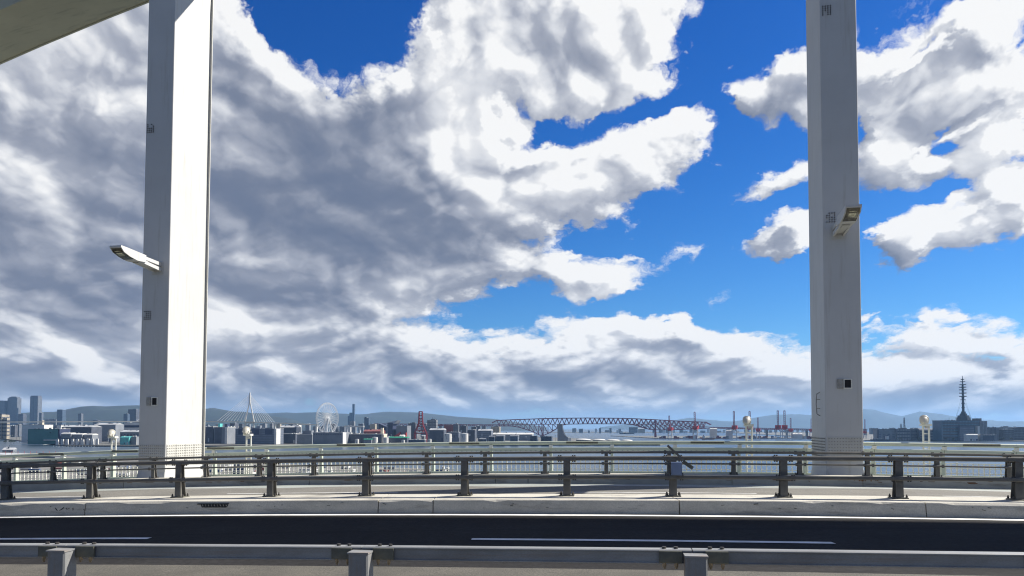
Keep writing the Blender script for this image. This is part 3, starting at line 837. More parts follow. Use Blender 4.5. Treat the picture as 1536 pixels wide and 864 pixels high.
# arch rib above the pillars: a steel box that climbs to the right and carries them
rib = thing('arch_rib', 'massive steel arch beam rising over the pillars, its underside seen at top left', 'arch', tuple(CL))
rib.location = (0, 0, 0)
b = MB(); rings = []
y0, y1 = -.07, D + .07
tt = -58
while tt <= 150:
    s0 = soffit(tt); P = CL + RA * tt
    def q(off, z): v = P + RN * off; return (v.x, v.y, z)
    rings.append([q(y0, s0), q(y1, s0), q(y1, s0 + RIB_D), q(y0, s0 + RIB_D)]); tt += 4
b.loft(rings); b.obj('box_girder', M['rib_bounce_paint'], rib)
for off in (y0 - .05, y1 + .05):
    rings = []
    for k in range(53):
        tt = -58 + 4 * k; P = CL + RA * tt + RN * off; s0 = soffit(tt)
        a = RN * .05
        rings.append([(P.x - a.x, P.y - a.y, s0 - .05), (P.x + a.x, P.y + a.y, s0 - .05), (P.x + a.x, P.y + a.y, s0 + .10), (P.x - a.x, P.y - a.y, s0 + .10)])
    MB().loft(rings).obj('edge_flange', M['rib_bounce_paint'], rib)
# splice plates with bolts under the rib
for tc in (-3.1, 9, 21):
    for off in (.75, 2.2):
        P = CL + RA * tc + RN * off; s0 = soffit(tc)
        sl = math.atan(.27 - .005 * tc)
        m = Matrix.Translation((P.x, P.y, s0 - .012)) @ Matrix.Rotation(-math.atan2(.1442, .9895), 4, 'Z') @ Matrix.Rotation(-sl, 4, 'Y')
        pl = MB().box((0, 0, 0), (1.3, 1.2, .02)).obj('splice_plate', M['rib_bounce_paint'], rib, mat=m)
        q = MB()
        for i in range(11):
            for j in range(9): q.tube((-.58 + i * .116, -.52 + j * .13, -.01), (-.58 + i * .116, -.52 + j * .13, -.045), .03, n=6)
        tag(q.obj('splice_bolt', M['dark_bolt'], pl), kind='stuff')
# gusset plates on the left pillar's sunlit face
for (pil, tt_, s_) in ((LT, 0, 1),):
    top = soffit(0) - lz
    x = W / 2 + .010 + .0037 * top
    g_ = MB(); g_.add([(x, -1.2, top - .9), (x, 1.42, top - 2.35), (x, 1.42, top - .1), (x, -1.2, top - .1), (x + .014, -1.2, top - .9), (x + .014, 1.42, top - 2.35), (x + .014, 1.42, top - .1), (x + .014, -1.2, top - .1)], [(0, 1, 2, 3), (7, 6, 5, 4), (0, 4, 5, 1), (1, 5, 6, 2), (2, 6, 7, 3), (3, 7, 4, 0)])


def pillar_lamp(pil, base_z, px, py, Zf, cx, label, length):
    """flat street lamp on a short box arm that reaches from the pillar over the road"""
    z = at(px, py, Zf).z
    w = pil.matrix_basis @ Vector((cx + .003 * (z - base_z), -D / 2, z - base_z))
    t = thing('street_lamp', label, 'street lamp', w, -PSI, 'street lamps fixed on the pillars')
    MB().box((0, -.012, .02), (.62, .024, .62)).obj('mount_plate', M['plate_paint'], t)
    L = length
    b = MB()
    for s in (-1, 1):
        b.bbox((0, 0, 0), (.01, .01, .01), .001)
        b.loft([[(s * .20 - .045, y, z0), (s * .20 + .045, y, z0), (s * .20 + .045, y, z0 + .16), (s * .20 - .045, y, z0 + .16)] for y, z0 in ((-.02, -.16), (-L * .60, .0))])
        b.loft([[(s * .20 - .045, y, z0), (s * .20 + .045, y, z0), (s * .20 + .045, y, z0 + .16), (s * .20 - .045, y, z0 + .16)] for y, z0 in ((-.02, .10), (-L * .60, .18))])
    b.obj('arm', M['white_paint'], t)
    MB().box((0, -L * .28, -.02), (.30, L * .5, .08)).obj('ballast_box', M['plate_paint'], t)
    # head: wedge with an upswept nose
    hd = MB()
    prof_ = [(-L * .42, .02), (-L * .62, -.02), (-L * .80, .06), (-L * .93, .18), (-L, .36), (-L, .44), (-L * .86, .43), (-L * .42, .36)]
    hd.loft([[(x, y, z) for y, z in prof_] for x in (-.30, .30)])
    h = hd.obj('lamp_head', M['white_paint'], t)
    gl = MB(); lens = [(-L * .70, -.004), (-L * .80, .050), (-L * .93, .172), (-L * .985, .32)]
    gl.loft([[(x, y - .012, z - .012) for y, z in lens] + [(x, y + .01, z + .01) for y, z in reversed(lens)] for x in (-.25, .25)])
    lo = gl.obj('lens', M['lens'], t)
    rf = MB(); lens2 = [(-L * .83, .078), (-L * .90, .142), (-L * .95, .225)]
    rf.loft([[(x, y - .016, z - .016) for y, z in lens2] + [(x, y - .010, z - .010) for y, z in reversed(lens2)] for x in (-.14, .14)])
    rf.obj('reflector', M['lens2'], lo)
    return t


pillar_lamp(LT, lz, 238, 402, CL.y, .10, 'white street lamp on the left pillar reaching out over the road', 2.9)
pillar_lamp(RT, rz_, 1264, 350, CR.y, -.12, 'street lamp on the right pillar seen from below with its glass', 2.6)


# ------------------------------------------------------------------ water, land, hills, air
SEA, LAND = -50.0, -47.4
M['water'] = material('sea_water', (.022, .048, .075), .28, var=.3, scale=.004, bump=0, spec=.5)
_t = M['water'].node_tree; _g = NT(_t)
_b = [n for n in _t.nodes if n.type == 'BSDF_PRINCIPLED'][0]
_v = _g.n('ShaderNodeTexCoord').outputs['Object']
_n1 = _g.n('ShaderNodeTexNoise'); _g.link(_v, _n1.inputs['Vector']); _n1.inputs['Scale'].default_value = .12; _n1.inputs['Detail'].default_value = 6
_bp = _g.n('ShaderNodeBump'); _bp.inputs['Strength'].default_value = .05; _bp.inputs['Distance'].default_value = 2.0
_g.link(_n1.outputs[0], _bp.inputs['Height']); _g.link(_bp.outputs[0], _b.inputs['Normal'])
M['land'] = material('quay_ground', (.12, .12, .11), .9, var=.35, scale=.02)
M['quay'] = material('quay_wall', (.045, .045, .05), .9, var=.2, scale=.05)
M['yard'] = material('yard_asphalt', (.16, .155, .145), .9, var=.3, scale=.03)
M['hill'] = material('hill_forest', (.014, .025, .022), .95, var=.35, scale=.0025)

big = MB(); big.add([(-44000, -1400, SEA), (44000, -1400, SEA), (44000, 46000, SEA), (-44000, 46000, SEA)], [(0, 1, 2, 3)])
big.obj('water', M['water'], kind='structure')


def shore(px, py):
    """point of the land surface seen at a photograph pixel"""
    d = pdir(px, py); k = (LAND - EYE) / d.z
    return (d.x * k, d.y * k)


def land(name, pts, m=None, z=LAND):
    b = MB(); b.loft([[(x, y, SEA - 2) for x, y in pts], [(x, y, z) for x, y in pts]])
    return b.obj(name, m or M['land'], kind='structure')


# harbour land across the water, the yard below the bridge, far shores
land('land', [shore(-160, 655), shore(0, 658), shore(60, 664), shore(100, 668.5), shore(300, 668.8), shore(470, 668.2), shore(700, 667), shore(990, 667), shore(1010, 664), (-100, 5200), (-500, 7000), (-7000, 8200), (-5200, 2600)])
land('land', [(-760, 260), shore(820, 722), shore(760, 712), shore(640, 703), shore(240, 690), shore(110, 685), shore(60, 680), shore(-60, 676), (-2600, 1300)], M['yard'])
land('land', [shore(1240, 660.2), shore(1600, 661.0), (6500, 3000), (6500, 8000), (2300, 8000), (1700, 4200)])
land('land', [shore(985, 657.2), shore(1215, 657.2), shore(1222, 656.6), (1500, 4700), (620, 4700)])
land('land', [shore(830, 648.8), shore(1060, 648.8), shore(1300, 649), (7000, 9200), (300, 9200)])


def hill_range(name, pts, Z, depth, seed, rough):
    """A ridge as a rolling height field; pts give the crest seen from the bridge (pixel x, y)."""
    from mathutils import noise as mn
    b = MB(); vs = []; nx, ny = 150, 14
    x0, x1 = pts[0][0], pts[-1][0]
    for i in range(nx + 1):
        px = x0 + (x1 - x0) * i / nx
        for (xa, ya), (xb, yb) in zip(pts, pts[1:]):
            if xa <= px <= xb: py = ya + (yb - ya) * (px - xa) / (xb - xa); break
        crest = at(px, py, Z)
        for j in range(ny + 1):
            v = j / ny
            d = depth * (v - .5)
            prof_ = math.sin(math.pi * min(1, v * 1.0)) ** 1.1 if v <= .5 else math.cos(math.pi * (v - .5)) ** .8 * 1.0
            w = Vector((crest.x * .0011, (Z + d) * .0011, seed))
            r = mn.fractal(w, 1.0, 2.0, 5)
            h = (crest.z - SEA) * prof_ * (1 + (r * .16 if j != ny // 2 else r * .02))
            k = (Z + d) / Z
            vs.append((crest.x * k, Z + d, SEA - 3 + max(0, h)))
    fs = [(i * (ny + 1) + j, (i + 1) * (ny + 1) + j, (i + 1) * (ny + 1) + j + 1, i * (ny + 1) + j + 1) for i in range(nx) for j in range(ny)]
    b.add(vs, fs)
    return b.obj(name, M['hill'], smooth=True, kind='structure')


hill_range('hills', [(-500, 624), (-260, 618), (-100, 624), (30, 621), (57, 618), (84, 617), (106, 612), (122, 609), (140, 608), (160, 609), (182, 608), (206, 607.5), (250, 610), (300, 614), (322, 613.5), (350, 617), (380, 620), (430, 627), (470, 638)], 11000, 3600, 1.3, .1)
hill_range('hills', [(240, 632), (330, 622), (400, 619.5), (430, 618.5), (460, 620), (510, 620), (540, 621), (580, 619.5), (605, 618), (628, 618.5), (650, 621), (690, 625), (740, 628), (770, 632), (820, 641)], 15500, 4000, 5.1, .1)
hill_range('hills', [(900, 641), (970, 633), (1010, 630), (1036, 626), (1060, 630), (1100, 632), (1130, 627), (1160, 622), (1200, 621), (1240, 624), (1290, 617), (1306, 615), (1330, 619), (1352, 624), (1385, 618), (1410, 621), (1450, 628), (1490, 631), (1560, 634), (1700, 636), (1900, 641)], 26000, 5200, 8.7, .1)

# the air: an even pale haze over the harbour
hz = MB().box((0, 22500, 340), (90000, 48400, 2 * 391.5))
hm = bpy.data.materials.new('haze_air'); hm.use_nodes = True; hm.node_tree.nodes.clear()
_g = NT(hm.node_tree); _o = _g.n('ShaderNodeOutputMaterial'); _pv = _g.n('ShaderNodeVolumePrincipled')
_pv.inputs['Color'].default_value = (.33, .60, 1.0, 1); _pv.inputs['Density'].default_value = 2.5e-5; _pv.inputs['Anisotropy'].default_value = .2
_g.link(_pv.outputs[0], _o.inputs['Volume'])
HAZE = hz.obj('haze', hm, kind='stuff')


# ------------------------------------------------------------------ far buildings
def C(r, g_, b_): return (r, g_, b_)


F = {
    'blue_glass': facade('tower_glass', (.10, .13, .17), (.03, .05, .08), 4, 4, .8, .6, .35),
    'grey_tower': facade('tower_grey', (.15, .16, .175), (.05, .06, .08), 5, 3.5, .6, .5),
    'dark_tower': facade('tower_dark', (.10, .105, .12), (.03, .035, .05), 5, 3.5, .6, .5),
    'beige': facade('tower_beige', (.42, .37, .28), (.08, .08, .08), 6, 3.5, .5, .45),
    'apart': facade('flats', (.24, .24, .24), (.07, .08, .10), 6, 3.2, .55, .5),
    'teal': material('teal_sheet', (.07, .21, .20), .5, var=.1, scale=.05),
    'teal_dark': material('dark_teal_sheet', (.03, .09, .10), .5, var=.1, scale=.05),
    'shed': material('grey_sheet', (.19, .205, .225), .6, var=.12, scale=.04),
    'shed_dark': material('dark_sheet', (.075, .085, .11), .6, var=.2, scale=.04),
    'shed_blue': facade('blue_grey_sheet', (.15, .17, .21), (.10, .12, .155), 50, 7, 2, .5, .6, True),
    'white': material('white_sheet', (.62, .61, .57), .55, var=.08, scale=.05, dirt=(.35, .33, .3), dirt_amt=.4, dirt_scale=(.05, .05, .3)),
    'cream': material('cream_sheet', (.62, .53, .40), .6, var=.1, scale=.05),
    'roof': material('grey_roof', (.38, .39, .40), .6, var=.2, scale=.03),
    'red': material('red_paint', (.42, .035, .03), .5, var=.15, scale=.1),
    'redbrick': material('brick_red_sheet', (.22, .07, .06), .7, var=.2, scale=.05),
    'navy': material('navy_sheet', (.03, .04, .085), .5, var=.2, scale=.05),
    'green_roof': material('green_roof', (.04, .30, .17), .5, var=.15, scale=.1),
    'cyan': material('turquoise_sheet', (.10, .42, .40), .5, var=.15, scale=.1),
    'crane': material('crane_red', (.48, .028, .028), .5, var=.2, scale=.05),
    'boom': material('crane_boom', (.24, .03, .045), .5, var=.2, scale=.05),
    'quay_red': material('quay_crane_red', (.24, .018, .024), .5, var=.2, scale=.05),
    'steel': material('pale_steel', (.55, .57, .58), .5, var=.1, scale=.05),
    'dsteel': material('dark_steel', (.06, .075, .095), .5, var=.2, scale=.05),
    'truss': material('truss_red', (.20, .022, .06), .6, var=.2, scale=.02),
    'brass': facade('mast_building', (.09, .16, .21), (.045, .09, .13), 6, 4.2, .7, .5, .3),
    'tree': material('dark_trees', (.03, .045, .025), .95, var=.4, scale=.1),
}


def gz(Z): return LAND


def building(name, label, x0, x1, yt, Z, m, depth=None, rz=None, cat='building', roof=None, parts=(), group=None, top=None, base=None, roof_m=None):
    """A block whose front spans photograph columns x0..x1 at distance Z; parts add what its outline shows."""
    a, b_ = at(x0, 642, Z), at(x1, 642, Z)
    cx = (a.x + b_.x) / 2; wd = b_.x - a.x
    h = at((x0 + x1) / 2, yt, Z).z - LAND if top is None else top
    depth = depth or max(14, min(60, wd * .8))
    rz = R(-8) if rz is None else rz
    t = thing(name, label, cat, (cx, Z + depth / 2, LAND if base is None else base), rz, group)
    w = wd / 2; d = depth / 2
    MB().box((0, 0, h / 2), (wd, depth, h)).obj('wall', F.get(m, m) if isinstance(m, str) else m, t)
    rm = F[roof_m] if roof_m else F['roof']
    if roof == 'gable':
        rh = min(6, depth * .15)
        MB().loft([[(-w - .6, -d - .6, h + .02), (-w - .6, d + .6, h + .02), (-w - .6, 0, h + rh)], [(w + .6, -d - .6, h + .02), (w + .6, d + .6, h + .02), (w + .6, 0, h + rh)]]).obj('roof', rm, t)
    elif roof == 'arch':
        pts = [(-d - .4, h + .02)] + [(-d * math.cos(math.pi * k / 8) - 0, h + .3 + math.sin(math.pi * k / 8) * depth * .14) for k in range(9)] + [(d + .4, h + .02)]
        MB().loft([[(x, y, z) for y, z in pts] for x in (-w - .5, w + .5)]).obj('roof', rm, t)
    elif roof == 'parapet':
        MB().box((0, 0, h + .6), (wd + .8, depth + .8, 1.2)).obj('parapet', rm, t)
    elif roof == 'plant':
        MB().box((wd * .1, 0, h + 2), (wd * .45, depth * .5, 4)).obj('roof_plant', F['grey_tower'], t)
    cr = random.Random(int(abs(x0) * 37 + yt * 11))
    if wd > 8:
        for k in range(min(9, 2 + int(wd / 12))):
            ux, uz = cr.uniform(1.2, max(1.6, wd * .10)), cr.uniform(1.0, 3.2)
            zt = h + (.1 if roof in (None, 'plant') else 1.2 if roof == 'parapet' else min(6, depth * .14) - 1.2 if roof == 'gable' else depth * .10)
            MB().box((cr.uniform(-.44, .44) * wd, cr.uniform(-.25, .25) * depth, zt + uz / 2), (ux, cr.uniform(1.5, 4), uz)).obj('roof_unit', F[cr.choice(['roof', 'white', 'dsteel', 'shed'])], t)
        if cr.random() < .35: MB().tube((cr.uniform(-.4, .4) * wd, 0, h), (cr.uniform(-.4, .4) * wd, 0, h + cr.uniform(6, 12)), .35, n=5).obj('aerial', F['dsteel'], t)
        if Z < 3000 and not parts:
            n = max(2, int(wd / 9))
            for k in range(n):
                if cr.random() < .75: MB().box(((k + .5) / n * wd - w, -d - .1, cr.choice([.22, .22, .62]) * h), (wd / n * cr.uniform(.3, .7), .3, h * cr.uniform(.14, .34))).obj(cr.choice(['door', 'window_band']), F[cr.choice(['shed_dark', 'navy', 'roof', 'dsteel'])], t)
            for k in range(max(1, int(depth / 12))):
                MB().box((w + .1, (k + .5) / max(1, int(depth / 12)) * depth - d, h * .4), (.3, 5, h * .4)).obj('side_door', F['shed_dark'], t)
    for p in parts:
        kind = p[0]
        if kind == 'box':      # name, x, y(front offset), z, sx, sy, sz, material in fractions of width / metres
            _, nm, fx, fy, fz, sx, sy, sz, mm = p
            MB().box((fx * wd, fy * depth, fz * h), (sx * wd, sy * depth, sz * h)).obj(nm, F[mm], t)
        elif kind == 'spire':
            MB().tube((p[1] * wd, 0, h), (p[1] * wd, 0, h + p[2]), p[3], p[3] * .3, n=6).obj('spire', F['dsteel'], t)
        elif kind == 'band':   # rows of windows standing slightly recessed, one joined strip per storey
            _, n, z0, z1, mm = p
            for k in range(n):
                z = (z0 + (z1 - z0) * (k + .5) / n) * h
                MB().box((0, -d - .12, z), (wd * .94, .3, h * (z1 - z0) / n * .42)).obj('window_band', F[mm], t)
                MB().box((w + .12, 0, z), (.3, depth * .9, h * (z1 - z0) / n * .42)).obj('window_band', F[mm], t)
        elif kind == 'doors':
            _, n, z, mm = p
            for k in range(n):
                MB().box(((k + .5) / n * wd - w, -d - .1, h * z), (wd / n * .55, .3, h * .45)).obj('door', F[mm], t)
    return t, wd, h, depth


B = building
# towers far off to the left
B('tower', 'left edge dark high rise cut by the picture border', -8, 7.5, 601, 8200, 'grey_tower', roof='parapet')
B('tower', 'wide grey high rise with tapered crown and short spire', 10, 26, 597, 8200, 'grey_tower', parts=[('box', 'crown', 0, 0, 1.015, .8, .8, .03, 'grey_tower'), ('box', 'crown', 0, 0, 1.035, .5, .5, .02, 'grey_tower'), ('spire', 0, 22, 3), ('box', 'corner_fin', -.47, -.47, .5, .05, .08, .99, 'dark_tower')])
B('office_block', 'small dark block between the two tall left towers', 26.5, 35, 621, 7600, 'dark_tower', roof='plant')
B('tower', 'slim ribbed dark high rise standing alone with notched top', 44, 57, 594.5, 8200, 'grey_tower', parts=[('box', 'pier', -.42, -.5, .5, .1, .06, 1.0, 'dark_tower'), ('box', 'pier', 0, -.5, .5, .1, .06, .98, 'dark_tower'), ('box', 'pier', .42, -.5, .5, .1, .06, 1.0, 'dark_tower'), ('box', 'crown', 0, 0, 1.01, .86, .86, .02, 'dark_tower')])
B('office_block', 'narrow grey block close behind the slim ribbed tower', 58, 62.5, 619, 7800, 'grey_tower', roof='parapet')
B('tower', 'dark blue flat topped tower against the left hill', 85, 94, 614.5, 6500, 'blue_glass', roof='parapet')
B('office_block', 'small grey tower low in front of the left hill', 116.5, 122, 620.5, 6500, 'grey_tower', roof='plant')
B('office_block', 'stepped blue block left of the twin block near the bright pillar', 185, 191.5, 621, 5200, 'blue_glass', roof='plant')
B('office_block', 'square dark block just left of the bright pillar', 191.8, 205, 614, 5400, 'dark_tower', roof='plant')
B('office_block', 'pale low block far below the hill left of the small grey tower', 67, 80, 629, 6500, 'apart', roof='plant')
B('office_block', 'low dark block below the hill right of the small grey tower', 139, 147, 630, 6400, 'dark_tower')
# port buildings on the left
B('apartment_block', 'beige flats at the left picture edge below the viaduct', -14, 4, 622, 3300, 'beige', roof='plant', parts=[('band', 6, .1, .95, 'dark_tower')])
B('apartment_block', 'stepped beige flats beside the flats at the left edge', 4.5, 11, 627, 3300, 'beige', parts=[('band', 5, .1, .95, 'dark_tower')])
t, wd, h, d = B('warehouse', 'teal green warehouse with dark left end', 42, 82, 644, 2260, 'teal', depth=52, rz=R(12), roof='parapet', roof_m='teal_dark',
                parts=[('box', 'end_wall', -.505, 0, .5, .02, .98, .98, 'teal_dark'), ('box', 'canopy', .27, -.56, .28, .45, .1, .07, 'white'), ('box', 'wall_vent', .25, -.506, .78, .05, .02, .08, 'teal_dark')])  # left end wall coloured darker for the side turned from the sun
B('warehouse', 'navy shed joined to the right end of the teal warehouse', 82.5, 91.5, 643.5, 2270, 'navy', depth=45, roof='parapet')
B('warehouse', 'long white shed behind the teal warehouse', 32, 69, 637.5, 2480, 'white', depth=40, roof='parapet', parts=[('box', 'stair_tower', .30, -.3, .62, .16, .2, 1.26, 'cream'), ('box', 'roof_box', .22, 0, 1.1, .05, .2, .3, 'cream')])
B('warehouse', 'long dark grey shed right of the teal warehouse', 91.5, 141, 640.5, 2420, 'shed_dark', depth=50, roof='gable', parts=[('doors', 5, .3, 'shed')])
B('warehouse', 'grey white shed stretching toward the bright pillar behind the quay', 141, 176, 637, 2700, 'shed', depth=46, roof='gable', parts=[('box', 'white_column', -.49, -.5, .5, .04, .06, 1, 'white')])
B('office_block', 'white stepped office with dark window strip left of the bright pillar', 186, 214, 634, 2450, 'white', depth=40, roof='plant', parts=[('band', 3, .15, .95, 'navy')])
B('warehouse', 'pale blue shed with small windows left of the bright pillar', 180, 216, 648, 2300, 'shed', depth=40, roof='gable', parts=[('doors', 7, .6, 'shed_dark')])
B('shed', 'low turquoise roofed shed at the quay left of the bright pillar', 181, 195, 656.5, 2180, 'cyan', depth=24, roof='arch', roof_m='cyan')
B('shed', 'small dark shed with white edge beside the turquoise roofed shed', 196, 207, 655, 2185, 'shed', depth=24, parts=[('box', 'door_frame', .46, -.52, .5, .06, .06, 1, 'white')])
rs = random.Random(11)
for x0, x1, yt in ((92, 108, 651), (109, 125, 652), (126, 140, 652.5)):
    B('shed', 'white roofed transit shed in the quay row right of the teal warehouse', x0, x1, yt, 2200, 'shed', depth=26, roof='arch', roof_m='white', parts=[('doors', 4, .4, 'navy')], group='transit sheds in a row on the quay')
for k in range(9):
    x = 84 + k * 7.6 + rs.uniform(-1, 1)
    B('truck', 'small white truck parked along the left quay', x, x + rs.uniform(3.2, 5), 658.6 + rs.uniform(-.6, .6), 2150, 'white', depth=3, cat='truck', parts=[('box', 'cab', -.6, 0, .4, .18, .9, .75, 'shed_dark'), ('box', 'chassis', 0, 0, .06, 1.1, .8, .1, 'shed_dark')], group='white trucks parked on the left quay')
for k in range(15):
    p = shore(80 + k * 4.4, 668.6); tt = thing('tyre_fender', 'pale fender hung on the dark left quay wall', 'fender', (p[0], p[1] - .8, SEA + 1.1), 0, 'fenders along the left quay wall')
    MB().lathe([(.5, -.3), (1.1, -.3), (1.1, .3), (.5, .3)], 10, (0, 0, 0), Matrix.Rotation(R(90), 3, 'X')).obj('tyre', F['white'], tt)
qw = MB(); pp = [shore(-100, 656.5), shore(0, 658), shore(60, 664), shore(100, 668.5), shore(300, 668.8), shore(470, 668.2), shore(700, 667), shore(990, 667)]
for a, c in zip(pp, pp[1:]):
    qw.add([(a[0], a[1] - .5, SEA - 1), (c[0], c[1] - .5, SEA - 1), (c[0], c[1] - .5, LAND + 1.0), (a[0], a[1] - .5, LAND + 1.0), (a[0], a[1] + 1, SEA - 1), (c[0], c[1] + 1, SEA - 1), (c[0], c[1] + 1, LAND + 1.0), (a[0], a[1] + 1, LAND + 1.0)], [(0, 1, 2, 3), (5, 4, 7, 6), (3, 2, 6, 7), (0, 3, 7, 4), (1, 5, 6, 2)])
tag(qw.obj('quay_wall', M['quay']), kind='structure')

# right of the bright pillar
B('warehouse', 'dark terminal hall with white roof edge right of the bright pillar', 304, 322, 640.5, 2350, 'shed_dark', depth=60, roof='parapet', roof_m='white')
t, wd, h, d = B('warehouse', 'terminal hall with slanting white end wall beside the dark hall', 322, 344, 641, 2330, 'shed', depth=50, roof='parapet', roof_m='white',
                parts=[('box', 'white_end', .40, -.51, .5, .18, .04, 1.0, 'white'), ('box', 'side_wall', -.2, -.508, .5, .5, .02, .98, 'shed_dark'), ('box', 'roof_tank', -.35, 0, 1.12, .14, .3, .22, 'cyan'), ('box', 'roof_tank', .15, 0, 1.1, .2, .3, .2, 'navy')])
B('office_block', 'white terraced building with balconies behind the searchlight', 345, 353, 635, 2400, 'shed_dark', depth=25, parts=[('box', 'balcony', 0, -.55, .25, 1.1, .12, .05, 'white'), ('box', 'balcony', 0, -.55, .45, 1.1, .12, .05, 'white'), ('box', 'balcony', 0, -.55, .65, 1.1, .12, .05, 'white'), ('box', 'balcony', 0, -.55, .85, 1.1, .12, .05, 'white')])
B('warehouse', 'blue grey ribbed warehouse with sunlit white right side', 353, 417, 643.5, 2260, 'shed_blue', depth=55, roof='parapet', parts=[('box', 'white_end', .505, -.3, .5, .05, .5, 1.0, 'white'), ('doors', 3, .86, 'navy')])  # white slab puts sunlight into the colour of the right side
B('warehouse', 'dark shed with pale roof stripe left of the ferris wheel', 420, 446, 641, 2500, 'shed_dark', depth=40, roof='gable')
B('shed', 'low white roofed open shed in front of the dark striped roof shed', 421, 445, 651, 2350, 'shed_dark', depth=30, roof='parapet', roof_m='white')
B('office_block', 'white square tower block under the viaduct left of the ferris wheel', 441, 449, 637.5, 2600, 'white', depth=22)
B('shed', 'grey stepped low shed left of the windowed grey warehouse', 446, 470, 652, 2300, 'shed', depth=30, roof='parapet', roof_m='white', parts=[('box', 'upper_deck', .1, 0, 1.2, .6, .6, .5, 'shed')])
B('warehouse', 'plain grey warehouse with a row of dots under its eave', 470, 517, 649, 2220, 'shed', depth=52, roof='parapet', parts=[('box', 'white_end', .505, -.3, .5, .03, .5, 1.0, 'white')] + [('box', 'eave_window', -.45 + .08 * k, -.506, .86, .025, .02, .09, 'navy') for k in range(12)])
B('warehouse', 'long dark warehouse with white roof line and pale right end', 518, 577, 651.5, 2260, 'shed_dark', depth=45, roof='parapet', roof_m='white', parts=[('box', 'end_wall', .50, -.2, .5, .06, .7, 1.0, 'cream'), ('box', 'roof_box', .42, 0, 1.35, .06, .2, .6, 'cream')])
B('market_hall', 'brown long roof hall behind the white roof line warehouse', 546, 574, 647, 2420, 'redbrick', depth=40, roof='gable', roof_m='redbrick')
B('tower', 'slender glass tower far behind the ferris wheel', 528.4, 531.6, 606, 8600, 'blue_glass', depth=24)
B('tower', 'shorter stepped glass tower beside the slender one', 524, 528.2, 619, 8600, 'blue_glass', depth=24, parts=[('box', 'step', -.8, 0, .42, .6, 1, .84, 'blue_glass')])
B('office_block', 'pair of white blocks at the foot of the slender glass tower', 524.5, 531.5, 632, 5200, 'apart', roof='plant')
B('tower', 'slanted top glass tower right of the slender one', 546.5, 553.5, 627, 4300, 'blue_glass', parts=[('box', 'sloped_crown', -.25, 0, 1.03, .45, .8, .06, 'blue_glass')])
B('office_block', 'short pale block right of the slanted top tower', 555, 561, 636, 4300, 'apart')
# aquarium: dark angular wings with red wedges
t, wd, h, d = B('aquarium', 'angular dark aquarium hall with red wedge walls', 583, 592, 634, 2700, 'navy', depth=36, rz=R(-20))
MB().loft([[(-14, -18, h), (16, -18, h - 5), (16, 18, h - 3), (-14, 18, h + 1)], [(-12, -14, h + 1), (27, -10, h + 9), (27, 14, h + 7), (-12, 16, h + 4)]]).obj('angled_roof', F['roof'], t)
MB().loft([[(12, -19.5, 18), (42, -19.5, 18), (42, -19.5, 34)], [(12, -14, 18), (42, -14, 18), (42, -14, 34)]]).obj('red_wedge', F['red'], t)
MB().loft([[(46, -19.5, 18), (66, -19.5, 18), (66, -19.5, 33)], [(46, -14, 18), (66, -14, 18), (66, -14, 33)]]).obj('red_wedge', F['red'], t)
MB().box((44, 4, h * .42), (44, 30, h * .84)).obj('wing', F['shed'], t)
t, wd, h, d = B('aquarium_annex', 'small dark hall with sloping roof and red base left of the aquarium', 568.5, 580, 640, 2720, 'navy', depth=30, parts=[('box', 'red_base', 0, -.51, .25, .96, .02, .4, 'redbrick')])
MB().loft([[(-wd / 2, -15, h + .02), (wd / 2, -15, h + .02), (-wd / 2, -15, h + 12)], [(-wd / 2, 15, h + .02), (wd / 2, 15, h + .02), (-wd / 2, 15, h + 12)]]).obj('sloped_roof', F['navy'], t)
B('shed', 'green arched roof shed on the quay left of the tall red crane', 584, 612, 657, 2220, 'shed_dark', depth=26, roof='arch', roof_m='green_roof')
B('shed', 'small green roofed shed before the white roof line warehouse', 546, 558, 659.5, 2180, 'shed', depth=18, roof='arch', roof_m='green_roof')
B('office_block', 'dark square block behind the tall red crane', 613, 624, 635, 3000, 'dark_tower', roof='plant')
B('shed', 'white banded low terminal in front of the tall red crane', 613, 638, 660, 2160, 'shed_dark', depth=18, roof='parapet', roof_m='white')
B('tower', 'grey slab of flats right of the tall red crane with roof mast', 641, 655, 630, 3000, 'apart', roof='plant', parts=[('band', 6, .15, .95, 'grey_tower'), ('spire', 0, 12, 1.4)])
B('warehouse', 'long dark depot right of the grey slab of flats', 645, 667, 645, 2600, 'shed_dark', roof='gable')
B('warehouse', 'brick red block behind the large grey tank', 667, 683, 637.5, 3100, 'redbrick', roof='parapet')
B('office_block', 'dark grey block with white roof box above the tanks', 680, 688, 637, 3000, 'grey_tower', roof='plant', parts=[('box', 'roof_box', .1, 0, 1.05, .4, .5, .07, 'white')])
B('office_block', 'dark blue block left of the truss bridge approach', 690, 700, 638.5, 2800, 'dark_tower')
B('warehouse', 'pale blue shed under the truss bridge approach', 671, 689, 648.5, 2500, 'shed_blue', roof='parapet')
B('warehouse', 'dark shed beside a white frame under the approach viaduct', 702, 713, 645, 2500, 'shed_dark', roof='parapet', roof_m='white')
B('warehouse', 'long white shed under the left arm of the truss bridge', 740, 800, 651.5, 2900, 'shed', roof='gable', roof_m='white')
B('office_block', 'cream block below the end post of the truss bridge', 737, 750, 640, 3100, 'beige', roof='plant')
B('warehouse', 'grey blue shed left of the long white shed under the truss', 718, 738, 646, 2700, 'shed_blue', roof='gable')


